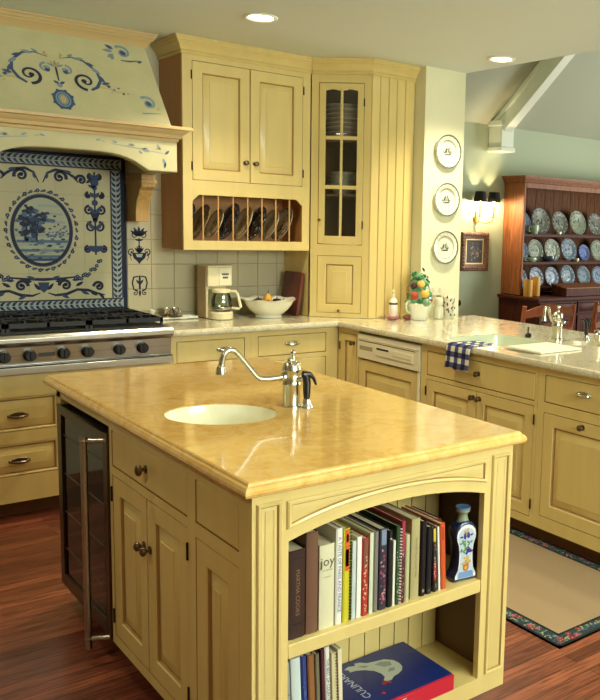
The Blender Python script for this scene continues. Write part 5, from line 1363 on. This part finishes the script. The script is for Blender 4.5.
build('cover_print', pr, [mat('pale cover lettering', '#c3c8d8', .4), mat('hen white', '#b9bfae', .5), mat('hen grey', '#8a9488', .5), mat('comb red', '#b02a28', .4), mat('beak yellow', '#c8a03a', .4), mat('dark teal feather', '#3a4a58', .5)], bb_)
# painted ceramic bottle
vb = thing('painted_bottle', 'blue and white painted ceramic bottle with flowers, at the right end of the upper shelf', 'bottle', (1.632, 1.80, .4635))
vb.rotation_euler = (0, 0, math.radians(-8))
outl = [(-.040, 0), (-.042, .006), (-.040, .014), (-.030, .032), (-.027, .055), (-.026, .09), (-.029, .115), (-.036, .135), (-.038, .150), (-.034, .167), (-.022, .180), (-.008, .186)]
outl = outl+[(-x, z) for x, z in outl[::-1]]
F0 = Fr((0, 0, 0), X3, Z3, -Y3)
b = MB()
bl_ = outl[::-1]
def scl(k, dz=0): return [(x*k, .09+(z-.09)*k) for x, z in bl_]
b.rings([[F0.p(u, v, h) for u, v in scl(s)] for s, h in ((.94, -.030), (1, -.026), (1, .014), (.94, .018))], 0, False, True, True)
build('body', b, mat('deep blue ceramic', '#1f3358', .15), vb, local=True, bevel=.002)
pf = MB().poly(scl(.90)[::-1], F0, .0186, 0); pf.poly(scl(.80)[::-1], F0, .0189, 1)
pf.poly([(-.030, .010), (.030, .010), (.024, .03), (-.024, .03)], F0, .0191, 2)
rg = random.Random(9)
for x, z, m in ((0, .145, 3), (-.012, .14, 3), (.012, .142, 3), (0, .155, 4), (-.014, .12, 5), (.012, .10, 3), (.004, .094, 3), (.014, .088, 3), (-.006, .108, 5), (-.012, .095, 5), (0, .07, 6), (-.006, .06, 6), (.007, .058, 6), (0, .05, 7), (.012, .118, 5)):
    for k in range(4): pf.leaf(x, z, rg.uniform(0, 6.28), .013, .007, F0, .0193+.0001*k, m)
pf.ribbon([(0, .16), (-.004, .12), (.003, .08), (0, .03)], .002, F0, .0192, 5)
pf.disc(0, .042, .011, F0, .0198, 7, 12); pf.disc(0, .042, .006, F0, .0201, 4, 10)
build('painted_panel', pf, [mat('white ceramic edge', '#e8ebe0', .15), mat('pale blue panel', '#b4c6d6', .15), mat('mid blue foot', '#6f93c2', .15), mat('violet flower', '#3d3a86', .2), mat('ochre flower', '#c9a04a', .2), mat('stem green', '#5f8a56', .2), mat('yellow flower', '#c8a83e', .2), mat('orange flower', '#b5662e', .2)], vb, local=True)
Nk = Fr((0, .006, 0))
build('neck', MB().lathe([(.020, .180), (.017, .188), (.014, .20), (.016, .208), (.022, .214), (.0225, .222), (.018, .224), (.012, .218)], Nk, 20, cap0=True, cap1=True), mat('green grey ceramic', '#8f9a82', .2), vb, local=True)
build('rim', MB().lathe([(.0225, .221), (.0235, .223), (.0225, .227), (.016, .226)], Nk, 20, cap0=False), mat('mid blue rim', '#5c7ea6', .15), vb, local=True)

# ================================================================== DINING ROOM
hu = thing('plate_dresser', 'tall stained pine dresser with plate shelves against the green dining room wall', 'dresser', (7.4, 6.5, 0))
D0, D1, DY0, DY1 = 6.60, 8.62, 6.50, 6.795
FDr = facing_south(DY0)
for x in (D0, D1-.03): build('side_panel', MB().box(x, x+.03, DY0, DY1, .80, 2.06), PINE, hu)
fs_ = MB().box(D0, D0+.03, .80, 2.06, 0, .018, F=FDr).box(D1-.03, D1, .80, 2.06, 0, .018, F=FDr).box(D0+.03, D1-.03, 1.975, 2.06, 0, .022, F=FDr)
build('face_frame', fs_, PINE, hu, bevel=.004)
co = MB(); crown(co, [(D0, DY1), (D0, DY0-.022), (D1, DY0-.022), (D1, DY1)], [(0, 2.03), (.012, 2.035), (.02, 2.055), (.045, 2.085), (.05, 2.105), (-.05, 2.105), (-.05, 2.03)])
co.box(D0, D1, DY0-.02, DY1, 2.06, 2.10)
build('cornice', co, PINE, hu)
bkb = MB(); x = D0+.045
while x < D1-.06: bkb.box(x, min(x+.144, D1-.045), DY1-.02, DY1-.006, .80, 2.05); x += .15
bkb.box(D0+.045, D1-.045, DY1-.008, DY1-.001, .80, 2.05, 1)
build('back_boards', bkb, [mat('back board wood', '#6a3f1e', .7, spec=.2, col2='#4a2a14', scale=8, stretch=(5, 5, .7)), DARKGAP], hu)
for z in (1.475, 1.165, .868):
    build('shelf', MB().box(D0+.031, D1-.031, DY0+.012, DY1-.02, z-.028, z).box(D0+.031, D1-.031, DY0+.085, DY0+.092, z, z+.012), PINED, hu)
lw = MB().box(D0-.02, D1+.02, 6.19, DY1, .05, .755)
build('lower_cabinet', lw, PINED, hu)
build('dresser_top', MB().box(D0-.05, D1+.04, 6.15, DY1, .755, .79), PINED, hu, bevel=.004)
F3 = facing_south(6.189)
for i, x in enumerate((6.60, 7.23, 7.86)):
    dd = MB(); panel(dd, F3, x, x+.60, .60, .735, .014, .012)
    q = build('drawer', dd, [PINED, DARKGAP], hu); knob(Fr(F3.p(0, 0, .014), F3.U, F3.V, F3.W), q, x+.3, .667, r=.014, material=mat('wood knob', '#5a2a1a', .4))
    for k in (0, 1):
        dd = MB(); panel(dd, F3, x+.302*k, x+.298+.302*k, .10, .58, .014, .05); build('door', dd, [PINED, DARKGAP], hu)
DB = {'navy': ('#8290a6', '#142648'), 'green': ('#8c927e', '#3c4f50'), 'blue': ('#5066a0', '#1a2f6e'), 'slate': ('#667888', '#2a3f54'), 'pewter': ('#6d7068', '#22262a')}
def dplate(x, zs, r, kind, lab, sq=1, tiltx=76, yaw=0):
    a_, b_ = DB[kind]
    n_ = math.radians(tiltx)
    make_plate('display_plate', lab, 'plate', (x, DY0+.12+r*.20, zs+r*math.sin(n_)+.002), (n_, 0, yaw), r, mat('dresser glaze '+kind, a_, .4, spec=.3), [mat('dresser ink '+kind, b_, .4, spec=.3), mat('dresser ink2 '+kind, {'navy': '#5a7298', 'green': '#7f968a', 'blue': '#5c7ab8', 'slate': '#6c8690', 'pewter': '#9aa18f'}[kind], .2)], group='plates displayed on the dresser', pat=int(x*10) % 7+2, n=28)
for x, r, k, lab in ((6.745, .125, 'navy', 'dark blue plate half hidden by the frame, left end of the dresser top shelf'), (7.04, .150, 'pewter', 'large pewter-toned plate behind the mug, dresser top shelf'), (7.36, .135, 'pewter', 'grey-green plate, third from the left on the dresser top shelf'),
                     (7.68, .145, 'green', 'pale rimmed plate, fourth from the left on the dresser top shelf'), (8.0, .135, 'pewter', 'grey plate at the photo edge on the dresser top shelf')):
    dplate(x, 1.475, r, k, lab)
for x, r, k, lab in ((6.735, .115, 'navy', 'blue patterned plate, left end of the dresser middle shelf'), (6.97, .125, 'green', 'grey-green oval-centred plate, second on the dresser middle shelf'), (7.25, .13, 'green', 'pale green plate behind the dark bowl on the dresser middle shelf'),
                     (7.54, .136, 'slate', 'widest slate blue plate, middle of the dresser middle shelf'), (7.81, .10, 'blue', 'small bright blue plate on the dresser middle shelf'), (8.07, .13, 'green', 'pale green plate at the photo edge on the dresser middle shelf')):
    dplate(x, 1.165, r, k, lab)
for x, r, k, lab in ((6.735, .11, 'navy', 'blue patterned plate, left end of the dresser bottom shelf'), (7.0, .115, 'navy', 'dark blue plate above the pair of candles on the dresser bottom shelf'), (7.26, .115, 'navy', 'dark blue swirled plate, third on the dresser bottom shelf'),
                     (7.54, .125, 'slate', 'pale slate plate, fourth on the dresser bottom shelf'), (7.83, .12, 'slate', 'slate blue plate, fifth on the dresser bottom shelf'), (8.10, .115, 'navy', 'dark blue plate at the photo edge on the dresser bottom shelf')):
    dplate(x, .868, r, k, lab)
def mug(x, y, z, r, h, m, lab, cat='cup', handle=True, name='mug'):
    t = thing(name, lab, cat, (x, y, z))
    build('cup', MB().lathe([(r*.7, 0), (r*.75, .003), (r, h*.6), (r*.95, h), (r*.88, h), (r*.9, h*.6), (0, h*.2)], n=20), m, t, local=True)
    if handle: build('handle', MB().tube(smooth([(-r*.95, 0, h*.8), (-r*1.5, 0, h*.75), (-r*1.5, 0, h*.35), (-r*.95, 0, h*.25)]), .006, 8), m, t, local=True)
gm = mat('celadon glaze', '#a9c2ae', .2)
mug(6.86, DY0+.06, 1.476, .055, .10, gm, 'pale green mug on the dresser top shelf')
mug(7.27, DY0+.05, 1.476, .028, .035, WHITEG, 'tiny white cup on the dresser top shelf', handle=False, name='small_cup')
mug(6.83, DY0+.06, 1.166, .065, .045, gm, 'low pale green cup on the dresser middle shelf', name='low_cup')
mug(7.12, DY0+.06, 1.166, .075, .06, mat('dark blue bowl glaze', '#33445a', .2), 'dark blue bowl on the dresser middle shelf', 'bowl', False, 'small_bowl')
mug(7.60, DY0+.05, 1.166, .028, .035, WHITEG, 'tiny white cup on the dresser middle shelf', handle=False, name='small_cup')
mug(7.62, DY0+.05, .869, .026, .03, WHITEG, 'tiny white cup on the dresser bottom shelf', handle=False, name='small_cup')
WAX = mat('honey wax', '#d6a04a', .5)
for x, y, h, lab in ((6.635, 6.40, .185, 'shorter honey yellow candle jar on the dresser top, left of its twin'), (6.765, 6.41, .215, 'taller honey yellow candle jar on the dresser top, right of its twin')):
    t = thing('candle_jar', lab, 'candle', (x, y, .791), group='pair of candle jars on the dresser')
    build('jar', MB().lathe([(.048, 0), (.05, .004), (.052, h), (.047, h), (.045, h-.01), (0, h-.012)], n=24), WAX, t, local=True)
    build('wick', MB().tube([(0, 0, h-.013), (.002, 0, h+.008)], .0025, 6), BLACK, t, local=True)
t = thing('wooden_chest', 'flat dark wooden box with sloping lid on the dresser top', 'box', (7.42, 6.34, .791))
Fq = Fr((0, 0, 0), Y3, Z3, X3)
build('box', MB().prism([(-.13, 0), (-.13, .085), (.10, .12), (.10, 0)], -.36, .36, Fq), PINED, t, local=True, bevel=.003)
build('lid_edge', MB().prism([(-.138, .085), (-.138, .097), (.10, .133), (.10, .121)], -.37, .37, Fq), PINE, t, local=True, bevel=.002)
# sconce
sc = thing('wall_sconce', 'two-arm gilt wall sconce with black shades, glowing on the green dining room wall', 'wall light', (6.20, 6.79, 1.62))
GOLD = mat('gilt brass', '#b98a32', .3, .8); SHD = mat('black lamp shade', '#0c0a0a', .8)
build('back_plate', MB().lathe([(.03, 0), (.03, .008), (.012, .016)], Fr((6.17, 6.798, 1.62), X3, Z3, -Y3), 20).tube([(6.17, 6.785, 1.55), (6.17, 6.785, 1.70)], [.006, .010], 8), GOLD, sc)
for dx in (-.02, .185):
    x = 6.17+dx; y = 6.70
    build('arm', MB().tube(smooth([(6.17, 6.79, 1.62), (6.17+dx*.4, 6.76, 1.58), (6.17+dx*.9, 6.72, 1.59), (x, y, 1.64)]), .005, 8), GOLD, sc)
    build('candle_tube', MB().lathe([(.022, 1.64), (.024, 1.648), (.010, 1.652), (.010, 1.77)], Fr((x, y, 0)), 14), GOLD, sc)
    build('lamp_bulb', MB().lathe([(.006, 1.77), (.013, 1.79), (.012, 1.81), (.003, 1.835)], Fr((x, y, 0)), 14), mat('lit bulb', '#ffe2a0', .5, emit=30), sc)
    build('lamp_shade', MB().lathe([(.075, 1.805), (.055, 1.915), (.053, 1.915), (.073, 1.805)], Fr((x, y, 0)), 28, cap0=False, cap1=False), SHD, sc)
    lamp('POINT', 'sconce_lamp', (x, y-.01, 1.795), 34, (1, .78, .45), shadow_soft_size=.02)
# framed painting
fr_ = thing('framed_painting', 'small dark still life painting in a broad carved wooden frame below the sconce', 'framed painting', (6.17, 6.79, 1.26))
FQ = facing_south(6.798)
px0, px1, pz0, pz1 = 5.97, 6.375, 1.055, 1.475
f = MB()
prf = [(0, 0), (0, .02), (.012, .032), (.03, .034), (.05, .024), (.066, .02), (.072, .012), (.072, .006)]
R = [[FQ.p(px0+i, pz0+i, h), FQ.p(px1-i, pz0+i, h), FQ.p(px1-i, pz1-i, h), FQ.p(px0+i, pz1-i, h)] for i, h in prf]
f.rings(R, 0, False, False, False)
for k in range(11):
    for zz in (pz0+.028, pz1-.028): f.ball(FQ.p(px0+.03+k*(px1-px0-.06)/10, zz, .032), .011, 0, 8)
    for xx in (px0+.028, px1-.028): f.ball(FQ.p(xx, pz0+.03+k*(pz1-pz0-.06)/10, .032), .011, 0, 8)
build('frame', f, mat('carved wood frame', '#8a5a3a', .5, col2='#5a3622', bump=.6, scale=60), fr_)
R = [[FQ.p(px0+i, pz0+i, h), FQ.p(px1-i, pz0+i, h), FQ.p(px1-i, pz1-i, h), FQ.p(px0+i, pz1-i, h)] for i, h in ((.072, .004), (.072, .012), (.082, .012), (.088, .008))]
build('inner_slip', MB().rings(R, 0, False, False, False), mat('gilt slip', '#b59a62', .4, .5), fr_)
c = MB().box(px0+.086, px1-.086, pz0+.086, pz1-.086, .002, .007, 0, F=FQ)
rg = random.Random(5)
for i in range(40):
    m = rg.choice([1, 2, 3, 4, 5]); x = 6.17+rg.gauss(0, .04); z = 1.24+rg.gauss(0, .045)
    if abs(x-6.1725) < .10 and abs(z-1.265) < .11: c.disc(x, z, rg.uniform(.008, .018), FQ, .0072+.00003*i, m, 9)
build('canvas', c, [mat('dark canvas', '#1a1512', .5), mat('canvas brown', '#4a2c1c', .5), mat('canvas red', '#6d3326', .5), mat('canvas grey', '#767a68', .5), mat('canvas olive', '#3f4430', .5), mat('canvas ochre', '#8a7444', .5)], fr_)
# dining chairs
def chair(loc, rz, lab):
    t = thing('dining_chair', lab, 'chair', loc, (0, 0, rz), group='dining chairs behind the counter')
    for s_ in (-1, 1):
        build('leg', MB().tube([(s_*.27, 0, 0), (s_*.265, .0, .45), (s_*.27, -.02, .70), (s_*.275, -.05, .90)], [.018, .022, .021, .019], 10), CHAIRW, t, local=True)
        build('leg', MB().tube([(s_*.25, .44, 0), (s_*.25, .44, .45)], [.016, .022], 10), CHAIRW, t, local=True)
    for z, dz in ((.83, .078), (.68, .055), (.55, .045)):
        y = -.02-.03*(z-.55)/.3
        pts_ = [(x, z+dz*(.30+.7*math.cos(x/.27*PI/2))*(1.0)) for x in [-.265+.53*i/16 for i in range(17)]]
        low = [(x, z-.035+.02*math.cos(x/.27*PI/2)) for x, _ in pts_]
        b = MB(); F_ = Fr((0, y, 0), X3, Z3, -Y3)
        b.prism(low+pts_[::-1], -.009, .009, F_)
        build('back_slat', b, CHAIRW, t, local=True, bevel=.003)
    build('seat', MB().prism([(-.27, -.01), (.27, -.01), (.26, .46), (-.26, .46)], .44, .465), mat('rush seat', '#b08a52', .8, bump=.5, scale=50), t, local=True, bevel=.008)
    for y in (.0, .44): build('stretcher', MB().tube([(-.25, y, .22), (.25, y, .22)], .011, 8), CHAIRW, t, local=True)
    return t
chair((5.185, 4.78, 0), math.radians(-6), 'orange wood ladder-back chair visible behind the sink faucet')
chair((6.18, 4.90, 0), math.radians(4), 'orange wood chair cut off by the right edge of the photo')

# ================================================================== CAMERA / WORLD
w = bpy.data.worlds.new('world'); S.world = w; w.use_nodes = True
nt = w.node_tree; sky = nt.nodes.new('ShaderNodeTexSky')
try: sky.sky_type = 'HOSEK_WILKIE'
except Exception: pass
sky.sun_direction = (0.2, -.6, .75)
nt.links.new(sky.outputs[0], nt.nodes['Background'].inputs[0]); nt.nodes['Background'].inputs[1].default_value = .35

FPX, PITCH, YAW, ROLL, PCX, PCY = 831.76, .1308558, .7098757, .0320310, 448.374, 335.923
fw = Vector((math.sin(YAW)*math.cos(PITCH), math.cos(YAW)*math.cos(PITCH), -math.sin(PITCH)))
rt_ = Vector((math.cos(YAW), -math.sin(YAW), 0)); up_ = rt_.cross(fw)
r2 = rt_*math.cos(ROLL)+up_*math.sin(ROLL); u2 = -rt_*math.sin(ROLL)+up_*math.cos(ROLL)
cam = bpy.data.cameras.new('camera'); co_ = bpy.data.objects.new('camera', cam); C.objects.link(co_)
co_.matrix_world = Matrix((r2, u2, -fw)).transposed().to_4x4()
co_.location = (0, 0, 1.53)
cam.sensor_fit = 'VERTICAL'; cam.sensor_height = 36; cam.lens = FPX*36/700
cam.shift_x = (300-PCX)/700; cam.shift_y = (PCY-350)/700
cam.clip_start = .05
S.camera = co_
vs_ = S.view_settings; vs_.view_transform = 'Standard'; vs_.look = 'None'; vs_.gamma = 1; vs_.use_curve_mapping = False
vs_.exposure = -0.08
